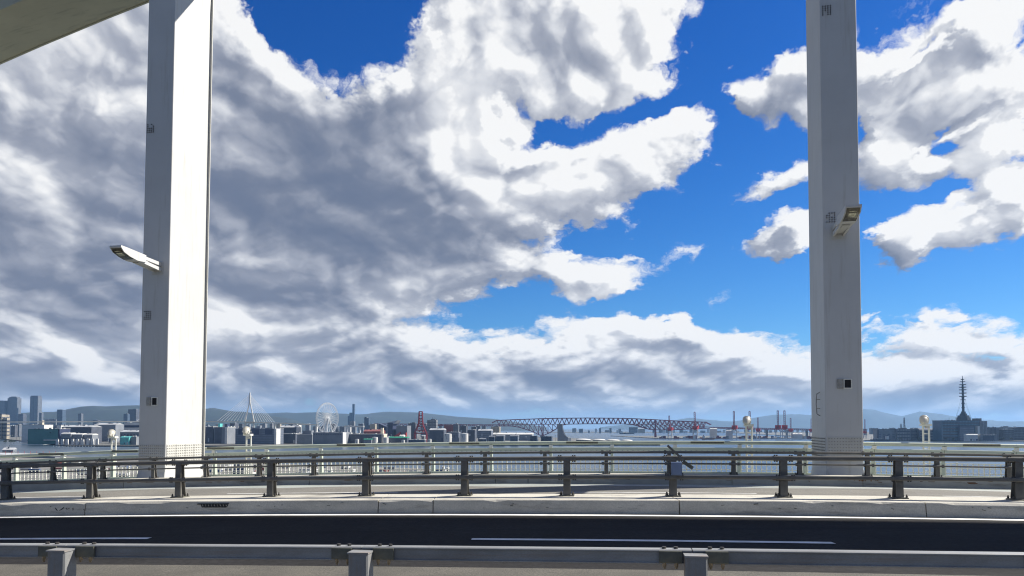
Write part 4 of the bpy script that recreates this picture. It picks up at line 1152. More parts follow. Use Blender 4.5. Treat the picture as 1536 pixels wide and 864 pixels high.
def tank(x0, x1, yt, Z, label, group=None, dome=False):
    a, c = at(x0, 642, Z), at(x1, 642, Z); r = (c.x - a.x) / 2; h = at(x0, yt, Z).z - LAND
    t = thing('storage_tank', label, 'tank', ((a.x + c.x) / 2, Z + r, LAND), 0, group)
    if dome:
        MB().lathe([(r, 0), (r, h * .80)], 20).obj('shell', F['shed_dark'], t, True)
        MB().lathe([(r * 1.02, h * .80)] + [(r * 1.02 * math.cos(math.pi / 2 * k / 5), h * .80 + h * .22 * math.sin(math.pi / 2 * k / 5)) for k in range(1, 5)] + [(.1, h * 1.02)], 20).obj('dome_roof', F['white'], t, True)
    else:
        MB().lathe([(r, 0), (r, h)], 20).obj('shell', F['white'], t, True)
        MB().lathe([(r * 1.01, h), (r * .98, h + .4), (.1, h + r * .18)], 20).obj('roof', F['roof'], t, True)
        MB().bar((r * .3, -r * .99, 0), (-r * .5, -r * .95, h), 1.0, .4).obj('stair', F['dsteel'], t)
    return t


tank(665, 677, 651, 2240, 'large pale tank below the brick red block')
tank(689, 702, 650.5, 2230, 'large pale tank with diagonal stair left of the arched sheds')
tank(573, 582, 656.5, 2200, 'small tank just left of the green arched roof shed')
for x0, x1, yt in ((532, 538, 659), (557, 566, 656.2), (641, 647, 659), (602, 607, 660.3)):
    tank(x0, x1, yt, 2190, 'small white tank standing low on the quay between the sheds', 'small tanks along the quay')
for x0, x1, yt in ((719.5, 731, 659), (734, 743, 655.5), (745, 757, 654.5)):
    B('shed', 'small shed with bright white end arch left of the truss bridge pier', x0, x1, yt, 2200, 'shed_dark', depth=22, roof='arch', roof_m='shed', parts=[('box', 'end_arch', .47, -.52, .5, .10, .05, 1.0, 'white')], group='sheds with white end arches on the quay')
B('shed', 'larger grey blue shed with white end, nearest the truss bridge pier', 766, 778, 654.5, 2200, 'shed_blue', depth=24, roof='arch', roof_m='shed', parts=[('box', 'end_arch', .47, -.52, .5, .08, .05, 1.0, 'white')])
B('shed', 'dark cube shed right under the truss bridge pier', 796, 807, 654, 2190, 'shed_dark', depth=22, parts=[('box', 'end_arch', .47, -.52, .5, .12, .05, 1.0, 'white')])
B('shed', 'dark cube shed with white doorway right of the pier', 812, 829, 654.5, 2190, 'shed_dark', depth=22, parts=[('box', 'end_arch', .47, -.52, .5, .08, .05, 1.0, 'white')])
for x0, x1, yt in ((865, 887, 658.2), (890, 909, 658.6), (911, 931, 659.2), (933, 950, 659.6)):
    tank(x0, x1, yt, 2230, 'broad low tank with white domed roof on the point', 'white domed tanks in a row on the point', True)

# ventilation tower: a slab with a swept right edge
a = at(838, 655, 2600); sc_ = 2600 / FPX
t = thing('ventilation_tower', 'white sail shaped ventilation tower with swept right edge', 'tower', (a.x, 2600, LAND), R(6))
hh = at(838, 636, 2600).z - LAND
out = [(0, 0), (0, hh)] + [(5 * sc_, hh)] + [(5 * sc_ + 9 * sc_ * (1 - math.cos(k / 6 * math.pi / 2)) , hh - (hh - 16) * math.sin(k / 6 * math.pi / 2)) for k in range(1, 7)] + [(14 * sc_, 0)]
MB().prism(out, 0, 26).obj('slab', F['shed'], t)
MB().box((16.5 * sc_, 13, 8), (5 * sc_, 24, 16)).obj('base_block', F['white'], t)
MB().loft([[(x + .3, y, z + .3) for x, z in out[2:9] for y in (yy,)] + [(x + 3.2, y, z + 1.2) for x, z in reversed(out[2:9]) for y in (yy,)] for yy in (-.4, 26.4)]).obj('white_edge', F['white'], t)


# ------------------------------------------------------------------ ferris wheel
def ferris():
    Z = 2560; c = at(491, 627.5, Z); r = 22.5 * Z / FPX
    t = thing('ferris_wheel', 'large pale ferris wheel seen at a slant beyond the sheds', 'ferris wheel', (c.x, c.y, LAND), R(60))
    zc = c.z - LAND
    n = 60
    for s in (-1, 1):
        b = MB()
        for rr, th in ((r, .55), (r * .93, .35)):
            for i in range(n):
                a0, a1 = 2 * math.pi * i / n, 2 * math.pi * (i + 1) / n
                b.tube((rr * math.cos(a0), s * 3, zc + rr * math.sin(a0)), (rr * math.cos(a1), s * 3, zc + rr * math.sin(a1)), th, n=5)
        b.obj('rim', F['steel'], t)
    for i in range(60):
        a0 = 2 * math.pi * i / 60
        s = -1 if i % 2 else 1
        MB().tube((0, s * 4, zc), (r * .95 * math.cos(a0), s * 3, zc + r * .95 * math.sin(a0)), .5, n=4).obj('spoke', F['steel'], t)
    MB().tube((0, -6, zc), (0, 6, zc), 2.6, n=12).obj('hub', F['steel'], t)
    cab = MB().lathe([(.3, -1.7), (1.5, -1.2), (1.7, 0), (1.4, 1.2), (.3, 1.6)], 8).mesh('gondola', F['steel'], True)
    for i in range(n):
        a0 = 2 * math.pi * (i + .5) / n
        put('gondola', cab, t, loc=((r + 1.6) * math.cos(a0), 0, zc + (r + 1.6) * math.sin(a0)))
    for s in (-1, 1):
        for k in (-1, 1):
            MB().tube((k * 22, s * 14, 0), (k * 1.2, s * 6, zc), 1.5, n=8).obj('leg', F['steel'], t)
    MB().box((0, 0, 7), (54, 30, 14)).obj('station', F['shed'], t)


ferris()


# ------------------------------------------------------------------ cable stayed bridge
def stay_bridge():
    t = thing('cable_stayed_bridge', 'white cable stayed bridge with pointed tower left of the ferris wheel', 'bridge', (0, 0, 0))
    towers = [at(375, 589, 2650), at(262, 589, 2480)]
    P0, P1 = towers[1], towers[0]
    ax = Vector((P1.x - P0.x, P1.y - P0.y, 0)).normalized(); nr = Vector((-ax.y, ax.x, 0))
    nr_l = nr
    zd = at(375, 632.3, 2650).z
    pts = [at(-120, 632.2, 2020), at(0, 632.2, 2140), at(60, 632.0, 2210), at(150, 631.6, 2320), at(262, 631.8, 2480), at(320, 631.8, 2565), at(375, 632.3, 2650), at(420, 634.0, 2725), at(450, 635.4, 2775), at(476, 636.8, 2820)]
    b = MB()
    for a, c in zip(pts, pts[1:]): b.loft([[p + nr * s * 9 + Vector((0, 0, z)) for s, z in ((-1, -3.4), (1, -3.4), (1.15, 0), (-1.15, 0))] for p in (a, c)])
    b.obj('deck', F['white'], t)
    for top in towers:
        apex = Vector((top.x, top.y, top.z)); foot_z = SEA
        sway = 30
        dz = apex.z - zd
        neck = apex - Vector((0, 0, 34))
        # legs spread across the view, and run on below the deck
        for s in (-1, 1):
            k = Vector((s * 13.5, s * 6, 0))
            g1 = Vector((neck.x, neck.y, zd)) + k
            g2 = Vector((neck.x, neck.y, foot_z)) + k * .75
            MB().loft([[p + Vector((x * w, y * w, 0)) for x, y in ((-1, -1), (1, -1), (1, 1), (-1, 1))] for p, w in ((neck + k * .06, 1.5), (g1, 1.8))]).obj('leg', F['white'], t)
            MB().loft([[p + Vector((x * w, y * w, 0)) for x, y in ((-1, -1), (1, -1), (1, 1), (-1, 1))] for p, w in ((g1, 1.8), (g2, 2.4))]).obj('lower_leg', F['white'], t)
        MB().loft([[p + Vector((x * w, y * w, 0)) for x, y in ((-1, -1), (1, -1), (1, 1), (-1, 1))] for p, w in ((neck, 2.3), (apex, 1.7))]).obj('mast', F['white'], t)
        MB().bar(Vector((neck.x - 13, neck.y - 6, zd - 5)), Vector((neck.x + 13, neck.y + 6, zd - 5)), 3, 3).obj('cross_beam', F['white'], t)
        for s in (-1, 1):
            for i in range(9):
                d = (17 if s > 0 else 22) + i * (9.6 if s > 0 else 11.6)
                base = Vector((apex.x, apex.y, 0)) + ax * d * s
                # height of the deck there
                base.z = zd - (0.0 if s < 0 else .0036 * d * d * .12)
                MB().tube(apex - Vector((0, 0, 30 - i * 3.0)), base, .5, n=4).obj('stay_cable', F['steel'], t)
    for px, py, Z in ((413, 634.5, 2713), (450, 636, 2775), (475, 637, 2818)):
        p = at(px, py, Z); MB().box((p.x, p.y, (p.z - 3.6 + SEA) / 2), (5, 12, p.z - 3.6 - SEA)).obj('pier', F['white'], t)


stay_bridge()
t = thing('viaduct', 'short white viaduct right of the ferris wheel', 'bridge', (0, 0, 0))
p, q = at(517, 638.6, 3000), at(546, 638.6, 3000)
MB().box(((p.x + q.x) / 2, 3000, p.z - 3), (q.x - p.x, 14, 6)).obj('deck', F['white'], t)
for x in (520, 540):
    p2 = at(x, 639, 3000); MB().box((p2.x, 3000, (p2.z - 6 + LAND) / 2), (6, 10, p2.z - 6 - LAND)).obj('pier', F['steel'], t)


# ------------------------------------------------------------------ truss bridge
def truss_bridge():
    Z0 = 3900
    t = thing('truss_bridge', 'long dark red cantilever truss bridge across the middle distance', 'bridge', (0, 0, 0))
    topc = [(738, 634.4), (745, 630.6), (780, 629.2), (813, 628.0), (838, 627.4), (880, 627.0), (930, 627.4), (955, 628.2), (983, 629.6), (1012, 631.4), (1040, 632.6), (1058, 633.2), (1066, 637.0)]
    deck = [(560, 635.5), (738, 637.0), (813, 636.6), (880, 635.6), (940, 635.8), (983, 637.0), (1040, 639.5), (1066, 640.5), (1110, 641.5), (1150, 642.2), (1225, 643.5)]
    bot = [(640, 638.4), (700, 638.8), (768, 639.0), (780, 641.2), (798, 647.0), (813, 654.2), (826, 648.4), (838, 641.0), (847, 636.4), (880, 635.7), (938, 635.9), (950, 637.0), (962, 640.6), (973, 644.0), (983, 644.8), (1010, 644.6), (1040, 643.4), (1066, 642.0), (1110, 643.2), (1225, 645.5)]

    def yat(pl, x):
        for (xa, ya), (xb, yb) in zip(pl, pl[1:]):
            if xa <= x <= xb: return ya + (yb - ya) * (x - xa) / (xb - xa)
    def zz(x): return Z0 + (x - 813) * .6
    def P(pl, x, dy): q = at(x, yat(pl, x), zz(x)); q.y += dy; return q
    for dy in (-11, 11):
        b = MB(); xs = [738, 745] + [745 + 4.66 * k for k in range(1, 68)] + [1058, 1066]
        for xa, xb in zip(xs, xs[1:]): b.bar(P(topc, xa, dy), P(topc, xb, dy), 3.4, 4.2)
        b.obj('top_chord', F['truss'], t)
        b = MB(); xb_ = [640 + 5 * k for k in range(118)]
        for xa, xb in zip(xb_, xb_[1:]): b.bar(P(bot, xa, dy), P(bot, xb, dy), 3.2, 3.8)
        b.obj('bottom_chord', F['truss'], t)
        b = MB()
        for k, x in enumerate(range(745, 1058, 7)):
            x2 = min(1058, x + 7); xm = (x + x2) / 2
            b.bar(P(topc, x, dy), P(deck, xm, dy), 2.5); b.bar(P(deck, xm, dy), P(topc, x2, dy), 2.5)
            if yat(bot, x) - yat(deck, x) > 1.0:
                b.bar(P(deck, x, dy), P(bot, x, dy), 2.3)
                if yat(bot, x2) - yat(deck, x2) > 1.0: b.bar(P(deck, x, dy), P(bot, x2, dy), 2.2)
        for x in range(560, 740, 6): b.bar(P(deck, x, dy), P(deck, x + 3, dy) - Vector((0, 0, 9)), 1.3); b.bar(P(deck, x + 3, dy) - Vector((0, 0, 9)), P(deck, x + 6, dy), 1.3)
        for x in range(1066, 1222, 6): b.bar(P(deck, x, dy), P(bot, x + 3, dy), 1.3); b.bar(P(bot, x + 3, dy), P(deck, x + 6, dy), 1.3)
        tag(b.obj('web', F['truss'], t), kind='stuff')
        for x in (813, 983): MB().bar(P(topc, x, dy), P(bot, x, dy), 4, 4).obj('tower_post', F['truss'], t)
    b = MB(); xs = [560 + 7 * k for k in range(96)]
    for xa, xb in zip(xs, xs[1:]):
        if xb > 1225: break
        b.loft([[P(deck, x, s) + Vector((0, 0, z)) for s, z in ((-13, -1.6), (13, -1.6), (13, 1.0), (-13, 1.0))] for x in (xa, xb)])
    b.obj('road_deck', F['truss'], t)
    for x, yb in ((813, 654.2), (983, 644.8)):
        top = P(bot, x, 0)
        if x == 983: MB().loft([[(top.x + a * w, top.y + c * 14, z) for a, c in ((-1, -1), (1, -1), (1, 1), (-1, 1))] for z, w in ((SEA, 4.5), (top.z, 2.2))]).obj('pier', F['truss'], t)
        else: MB().loft([[(top.x + a * w, top.y + c * 16, z) for a, c in ((-1, -1), (1, -1), (1, 1), (-1, 1))] for z, w in ((SEA, 12), (top.z, 9))]).obj('pier', F['shed'], t)
    for x in (600, 640, 680, 720, 1090, 1120, 1150, 1180, 1210):
        p = P(deck, x, 0); MB().box((p.x, p.y, (p.z - 10 + SEA) / 2), (5, 22, p.z - 10 - SEA)).obj('viaduct_pier', F['dsteel'], t)
    MB().bar(P(topc, 818, 0), P(topc, 818, 0) + Vector((0, 0, 7)), 2).obj('beacon', F['dsteel'], t)


truss_bridge()


# ------------------------------------------------------------------ harbour cranes
def gantry(label, px, ytip, Z, leg_m='steel', up=True, s=1.0, group=None, rz=R(-20), house=True):
    p = at(px, 642, Z); h = at(px, ytip, Z).z - LAND
    t = thing('harbour_crane', label, 'crane', (p.x, Z, LAND), rz, group)
    k = h / 118.0 * s
    H = 40 * k
    for x in (-9, 9):
        for y in (-13, 13): MB().bar((x * k, y * k, 0), (x * k, y * k, H), 3.6 * k, 3.6 * k).obj('leg', F[leg_m], t)
    b = MB()
    for y in (-13, 13): b.bar((-9 * k, y * k, H * .35), (9 * k, y * k, H * .35), 2 * k)
    for x in (-9, 9): b.bar((x * k, -13 * k, H * .1), (x * k, 13 * k, H * .1), 2 * k); b.bar((x * k, -13 * k, H * .12), (x * k, 13 * k, H), 1.4 * k)
    tag(b.obj('leg_brace', F[leg_m], t), kind='stuff')
    b = MB()
    for x in (-4, 4): b.bar((x * k, -18 * k, H + 2 * k), (x * k, 46 * k, H + 2 * k), 3.4 * k, 7 * k)
    b.obj('bridge_girder', F['crane'], t)
    MB().box((0, 24 * k, H + 11 * k), (24 * k, 26 * k, 14 * k)).obj('machine_house', F['crane'], t)
    MB().box((0, -6 * k, H + 6 * k), (22 * k, 16 * k, 9 * k)).obj('apex_platform', F['crane'], t)
    b = MB()
    for x in (-4, 4): b.bar((x * k, -10 * k, H + 6 * k), (x * .4 * k, -6 * k, H + 34 * k), 1.8 * k); b.bar((x * k, 12 * k, H + 6 * k), (x * .4 * k, -6 * k, H + 34 * k), 1.3 * k)
    b.obj('a_frame', F['boom'], t)
    b = MB()
    if up:
        for x in (-2.6, 2.6):
            b.bar((x * k, -16 * k, H + 4 * k), (x * k, -24 * k, h), 2.6 * k, 3.2 * k)
        for i in range(9):
            z = H + 6 * k + (h - H - 8 * k) * i / 8; y = -16 * k - 8 * k * (z - H) / (h - H)
            b.bar((-2.6 * k, y, z), (2.6 * k, y, z), 1.1 * k)
        b.bar((-3.4 * k, -23 * k, h + .8 * k), (3.4 * k, -23 * k, h + .8 * k), 3.0 * k, 2 * k)
    b.obj('boom', F['boom'], t)
    MB().box((6 * k, -9 * k, H - 4 * k), (4 * k, 5 * k, 4.5 * k)).obj('driver_cab', F['steel'], t)
    return t


gantry('harbour crane with raised boom poking above the right arm of the truss bridge', 1005, 624, 3560)
gantry('harbour crane with tall raised boom by the end post of the truss bridge', 1043, 618.5, 3480)
gantry('harbour crane just left of the searchlight before the cranes', 1101.5, 617.5, 3420)
gantry('harbour crane half hidden by the searchlight on twin poles', 1125, 617.5, 3420)
gantry('shorter harbour crane right of the searchlight before the cranes', 1137, 627, 3420)
gantry('left one of the close pair of tall cranes near the shaded pillar', 1167, 616.5, 3380)
gantry('right one of the close pair of tall cranes near the shaded pillar', 1177, 616.5, 3400)
gantry('short crane with big red housing right of the close pair', 1186, 627.5, 3420)
gantry('harbour crane peeping out at the left edge of the shaded pillar', 1217, 628.5, 3450)
gantry('lone crane in the gap right of the shaded pillar', 1297, 629.5, 3500, s=.8)


def tall_red():
    """red quay crane seen end on: two frames that narrow towards the top"""
    Z = 2330; p = at(632, 642, Z); h = at(632, 617.2, Z).z - LAND; k = Z / FPX
    t = thing('quay_crane', 'tall red quay crane with lattice tower and white cabins', 'crane', (p.x - 1 * k, Z, LAND), R(-6))
    yb = [(0, 9.2), (.32, 9.0), (.42, 7.0), (.62, 3.2), (.78, 2.6), (1.0, 2.3)]
    for s in (-1, 1):
        for y in (-9, 9):
            b = MB()
            for (z0, w0), (z1, w1) in zip(yb, yb[1:]):
                b.bar((s * w0 * k, y * (1 - z0 * .7), z0 * h), (s * w1 * k, y * (1 - z1 * .7), z1 * h), 2.6, 2.6)
            b.obj('leg', F['quay_red'], t)
    b = MB()
    for z, w in ((.03, 9.2), (.32, 9.0), (.42, 7.0), (.53, 5.0), (.62, 3.2), (.70, 2.9), (.78, 2.6), (.88, 2.4), (.995, 2.3)):
        for y in (-9, 9): b.bar((-w * k, y * (1 - z * .7), z * h), (w * k, y * (1 - z * .7), z * h), 2.2, 2.6)
    for (z0, w0), (z1, w1) in zip(((.32, 9.0), (.42, 7.0), (.53, 5.0), (.62, 3.2), (.70, 2.9)), ((.42, 7.0), (.53, 5.0), (.62, 3.2), (.70, 2.9), (.78, 2.6))):
        b.bar((-w0 * k, -9 * (1 - z0 * .7), z0 * h), (w1 * k, -9 * (1 - z1 * .7), z1 * h), 1.4)
    b.obj('brace', F['quay_red'], t)
    MB().box((-2.4 * k, -4, .80 * h), (1.2 * k, 6, .14 * h)).obj('machinery_panel', F['boom'], t)
    MB().box((0, 0, .38 * h), (9 * k, 12, 5)).obj('machine_house', F['boom'], t)
    for x in (-4.2, 1.6): MB().box((x * k, -9.5, .375 * h), (3.6 * k, 4, 5)).obj('white_cabin', F['white'], t)


tall_red()

# ------------------------------------------------------------------ radio mast building and its neighbours
t, wd, h, d = B('telecom_building', 'broad dark glass building carrying the tall ringed mast', 1411.5, 1470, 631, 2900, 'brass', depth=60, rz=R(2), roof='parapet', roof_m='dsteel',
                parts=[('box', 'front_block', .10, -.62, .35, .37, .25, .70, 'shed_blue'), ('box', 'white_fin', .405, -.60, .36, .05, .3, .74, 'white'), ('box', 'right_wing', .59, -.02, .49, .20, 1.0, .98, 'apart'), ('box', 'stair_tower', .56, 0, 1.05, .12, .5, .14, 'grey_tower'), ('band', 6, .1, .95, 'dsteel')])
k = 2900 / FPX
mt_ = thing('radio_mast', 'tall dark radio mast with many ring platforms on the broad glass building', 'mast', (at(1445.5, 642, 2931).x, 2931, LAND + h + 1.3))
z0 = 0
for z1, w in ((4.4, 10), (7.6, 8.4), (10.4, 5.2), (13.5, 3.4)):
    MB().lathe([(w * k * .98, z0 * k), (w * k, z0 * k + .4), (w * k * .96, z1 * k)], 8).obj('base_tier', F['dsteel'], mt_); z0 = z1
MB().tube((0, 0, 13.5 * k), (0, 0, 55 * k), 1.9 * k, 1.3 * k, n=10).obj('shaft', F['dsteel'], mt_)
MB().tube((0, 0, 55 * k), (0, 0, 67.5 * k), .8 * k, .35 * k, n=8).obj('antenna', F['dsteel'], mt_)
for z, w in ((36, 5), (41, 5), (46, 5), (50, 5), (54, 4.8), (31, 3.6), (25, 3.0), (19, 2.6), (58.5, 3.6), (62, 2.4)):
    MB().lathe([(.6 * k, z * k - 1.4), (w * k, z * k - .3), (w * k, z * k + 1.9), (.6 * k, z * k + 2.2)], 12).obj('ring_platform', F['dsteel'], mt_)
    if w == 5:
        b = MB()
        for i in range(8):
            a_ = i * math.pi / 4; b.lathe([(.2, -1), (1.6, 0), (1.7, .6), (.3, .7)], 8, (w * k * .9 * math.cos(a_), w * k * .9 * math.sin(a_), z * k + 2.8))
        tag(b.obj('dish', F['steel'], mt_), kind='stuff')
b = MB()
for s in (-1, 1):
    for zt in (30, 38): b.tube((s * 1.2 * k, 0, zt * k), (s * 13 * k, 0, 0), .25, n=4)
b.obj('guy_wire', F['dsteel'], mt_)
for x, yt in ((1424, 628), (1463, 626.5)):
    p = at(x, 642, 2925); pl = thing('lightning_pole', 'thin pole on the roof beside the ringed mast', 'pole', (p.x, 2925, LAND + h + 1.2), 0, 'thin roof poles either side of the mast')
    MB().tube((0, 0, 0), (0, 0, (631 - yt + 2) * k), .5, .3, n=6).obj('pole', F['dsteel'], pl)
    MB().box((0, 0, .5), (2, 2, 1)).obj('foot', F['dsteel'], pl)

B('warehouse', 'grey harbour shed right of the shaded pillar with dark roof', 1318, 1344, 644, 3000, 'shed', depth=50, roof='parapet', roof_m='dsteel', parts=[('box', 'end_wall', -.47, -.51, .5, .08, .03, .9, 'shed_dark'), ('doors', 4, .4, 'shed_blue')])
B('warehouse', 'brown grey long shed with low door bands left of the twin poles', 1347, 1366, 643.4, 2980, 'apart', depth=50, roof='plant', parts=[('band', 3, .1, .9, 'shed_dark')])
B('warehouse', 'brown grey shed joined right of the long banded shed', 1366.5, 1381, 643.8, 2990, 'grey_tower', depth=50, roof='parapet', parts=[('band', 3, .1, .9, 'shed_dark')])
B('warehouse', 'dark banded shed with curved roof left of the mast building', 1381.5, 1404, 645.5, 2960, 'shed_dark', depth=56, roof='arch', roof_m='shed_dark', parts=[('band', 3, .1, .9, 'shed')])
B('office_block', 'white louvred block between curved roof shed and mast building', 1404.5, 1411, 646.5, 2950, 'apart', depth=30, parts=[('band', 4, .1, .95, 'shed_dark')])
B('shed', 'low white sheds at the foot of the mast building', 1451, 1467, 652.5, 2780, 'white', depth=24, roof='arch', roof_m='white')
B('office_block', 'grey hall with dark window field right of the mast building', 1473, 1496, 652, 2760, 'apart', depth=30, parts=[('box', 'window_field', -.05, -.515, .5, .7, .03, .66, 'shed_dark')])
B('office_block', 'tall grey office with pale flank right of the mast building', 1483.5, 1505, 641.5, 3000, 'grey_tower', depth=50, roof='parapet', roof_m='dsteel', parts=[('box', 'pale_flank', .28, -.51, .47, .42, .03, .9, 'shed')])
B('office_block', 'dark brown block near the right picture edge', 1507, 1521, 644.5, 2960, 'dark_tower', depth=44, roof='parapet', parts=[('band', 4, .1, .95, 'grey_tower')])
B('office_block', 'dark brown block cut by the right picture edge', 1521.5, 1548, 642, 3000, 'dark_tower', depth=44, roof='plant', parts=[('band', 4, .1, .95, 'grey_tower')])
B('office_block', 'pale distant block above the roof of the tall grey office', 1505, 1516, 640.2, 4300, 'apart', roof='plant')
B('office_block', 'pale distant low block right of the grey flats at the far right', 1522, 1534, 640.4, 4400, 'apart')
# pylons, ship
for x, yt, w in ((1356.5, 626, 3.0), (1351.5, 635.5, 2.4)):
    p = at(x, 642, 4200); h = at(x, yt, 4200).z - LAND
    t = thing('pylon', 'taller thin lattice pylon behind the brown grey sheds' if yt < 630 else 'shorter thin lattice pylon left of the taller one', 'pylon', (p.x, 4200, LAND))
    for sx in (-1, 1):
        for sy in (-1, 1): MB().bar((sx * 7, sy * 7, 0), (sx * .8, sy * .8, h), 1.3).obj('leg', F['dsteel'], t)
    b = MB()
    for i in range(8):
        z = h * i / 8; w0 = 7 - 6.2 * i / 8; b.bar((-w0, -w0, z), (w0 * .9, -w0 * .9, z + h / 8), .9); b.bar((w0, -w0, z), (-w0 * .9, -w0 * .9, z + h / 8), .9)
    b.obj('lattice', F['dsteel'], t)
    for z in (.75, .85, .94): MB().bar((-6, 0, h * z), (6, 0, h * z), 1.2).obj('cross_arm', F['dsteel'], t)


def ship(label, px, L, Z, hull, deck_m, H, rz):
    p = at(px, 642, Z); t = thing('ship', label, 'ship', (p.x, Z, SEA), rz)
    w = L * .075; out = [(-L / 2, 0), (-L / 2 * .96, -w), (L * .3, -w), (L / 2, 0), (L * .3, w), (-L / 2 * .96, w)]
    MB().loft([[(x * .94, y * .8, -1) for x, y in out], [(x, y, H) for x, y in out]]).obj('hull', F[hull], t)
    MB().box((-L * .34, 0, H + 6), (L * .14, w * 1.5, 12)).obj('bridge_house', F[deck_m], t)
    MB().box((-L * .34, 0, H + 14), (L * .05, w * .5, 4)).obj('funnel', F[hull], t)
    for x in (-.1, .08, .26): MB().box((x * L, 0, H + 2), (L * .14, w * 1.4, 4)).obj('hatch_cover', F['shed'], t)
    MB().tube((L * .44, 0, H), (L * .44, 0, H + 11), .5, n=6).obj('mast', F['dsteel'], t)


ship('dark hulled cargo ship moored right of the shaded pillar', 1320, 78, 2950, 'navy', 'white', 7, R(176))
ship('small red hulled ship moored at the container quay', 1062, 60, 3330, 'redbrick', 'white', 5, R(4))
ship('long pale grey ship far out below the truss bridge', 940, 130, 6400, 'dsteel', 'steel', 9, R(0))

MARKS = [(20, 'the beige flats at the left edge'), (45, 'the crowned high rise'), (62, 'the slim ribbed tower'), (100, 'the teal warehouse'), (145, 'the transit shed row'), (300, 'the bright pillar'), (350, 'the terminal halls'), (380, 'the cable stayed tower'), (440, 'the ribbed warehouse'), (475, 'the white tower block'), (515, 'the ferris wheel'), (545, 'the slender glass tower'), (570, 'the brown long roof hall'), (612, 'the aquarium hall'), (640, 'the red quay crane'), (660, 'the grey slab of flats'), (690, 'the large pale tank'), (740, 'the truss bridge approach'), (800, 'the long white shed'), (845, 'the truss bridge left pier'), (905, 'the ventilation tower'), (975, 'the grid fronted plant'), (1010, 'the truss bridge right tower'), (1060, 'the truss bridge end post'), (1150, 'the searchlight by the cranes'), (1225, 'the close pair of cranes'), (1335, 'the moored dark ship'), (1400, 'the pylons'), (1480, 'the ringed mast'), (9999, 'the dark brown block at the right edge')]
TINT = {'apart': 'light grey', 'grey_tower': 'mid grey', 'dark_tower': 'dark', 'shed': 'plain grey', 'beige': 'beige', 'white': 'white', 'shed_dark': 'dark grey', 'shed_blue': 'blue grey'}
def near(px): return next(n for lim, n in MARKS if px < lim)
# container quay
rs = random.Random(23)
cont = {}
for nm, col in (('red', (.26, .05, .045)), ('maroon', (.15, .035, .045)), ('blue', (.05, .09, .2)), ('grey', (.25, .26, .27)), ('white', (.55, .55, .53))):
    cont[nm] = material('container_' + nm, col, .6, var=.15, scale=.1)
names = {'red': 'red', 'maroon': 'maroon', 'blue': 'blue', 'grey': 'grey', 'white': 'white'}
lab = {n: n + ' block of stacked containers on the quay under the harbour cranes' for n in names}
unit = {n: MB().bbox((0, 0, 1.3), (12.2, 2.4, 2.6), .06).mesh('container', cont[n]) for n in names}
for i in range(52):
    px = rs.uniform(990, 1216); Z = rs.uniform(3330, 3620)
    n = rs.choice(['red', 'maroon', 'maroon', 'red', 'blue', 'grey', 'maroon', 'white'])
    p = at(px, 642, Z)
    t = thing('container_stack', lab[n].replace('under the harbour cranes', 'by ' + near(px)), 'container stack', (p.x, Z, LAND), R(rs.uniform(-6, 2)), n + ' container stacks by ' + near(px))
    for x in range(rs.randint(1, 2)):
        for z in range(rs.randint(2, 5)): put('container', unit[n], t, loc=(x * 12.6, 0, z * 2.62))
for x0, x1, yt, Z in ((1066, 1076, 643.5, 3700), (1090, 1098, 646, 3600), (1190, 1204, 651.5, 3400)):
    B('warehouse', {1066: 'white bulky silo shed between the truss bridge end and the cranes', 1090: 'pale small hall behind the container stacks left of the cranes', 1190: 'low white shed on the container quay by the shaded pillar'}[x0], x0, x1, yt, Z, 'white', roof='arch', roof_m='white')
# far shore under the truss bridge
rs = random.Random(5)
B('power_plant', 'pale grid fronted plant on the far shore under the truss', 944, 957, 640.8, 7400, 'apart', parts=[('band', 3, .1, .95, 'shed_blue')])
B('power_plant', 'cream tank house right of the grid fronted plant', 958, 968, 643.4, 7400, 'beige', roof='arch')
for i in range(46):
    px = 858 + i * 8.0 + rs.uniform(-3, 3)
    if px < 970 and px > 938: continue
    tn = rs.choice(['apart', 'grey_tower', 'shed', 'white']); B('far_building', f'tiny {TINT[tn]} hazy block on the far shore by {near(px)}', px, px + rs.uniform(2.5, 7), 646.6 - rs.uniform(0, 4.2) ** 1.05, 7600 + rs.uniform(-250, 900), tn, group=f'{TINT[tn]} far shore blocks by {near(px)}')
# city blocks between the sheds and the hills
for i in range(84):
    px = -20 + i * 9.0 + rs.uniform(-4, 4)
    if 206 < px < 300 or 735 < px: continue
    Z = rs.uniform(3300, 5600)
    tn = rs.choice(['apart', 'grey_tower', 'dark_tower', 'shed', 'beige', 'white', 'dark_tower']); B('city_block', f'small {TINT[tn]} hazy city block rising behind {near(px)}', px, px + rs.uniform(4, 9), 640.5 - rs.uniform(0, 5), Z, tn, group=f'{TINT[tn]} city blocks behind {near(px)}', roof=rs.choice([None, 'plant', 'parapet']))
for i in range(34):
    px = rs.choice([rs.uniform(300, 480), rs.uniform(480, 765), rs.uniform(100, 205)])
    tn = rs.choice(['shed', 'shed_dark', 'white', 'shed_blue', 'apart']); B('shed', f'small {TINT[tn]} port shed tucked in behind {near(px)}', px, px + rs.uniform(4, 10), rs.uniform(649, 656), rs.uniform(2380, 2900), tn, depth=24, group=f'small {TINT[tn]} sheds by {near(px)}', roof=rs.choice(['gable', 'arch', 'parapet']), roof_m=rs.choice(['roof', 'white', 'shed']))
for i in range(16):
    px = 1225 + i * 21 + rs.uniform(-6, 6)
    tn = rs.choice(['apart', 'grey_tower', 'shed', 'dark_tower']); B('far_building', f'tiny {TINT[tn]} hazy block far behind {near(px)}', px, px + rs.uniform(5, 12), 643.5 - rs.uniform(0, 3), rs.uniform(4200, 6000), tn, group=f'{TINT[tn]} hazy blocks behind {near(px)}')

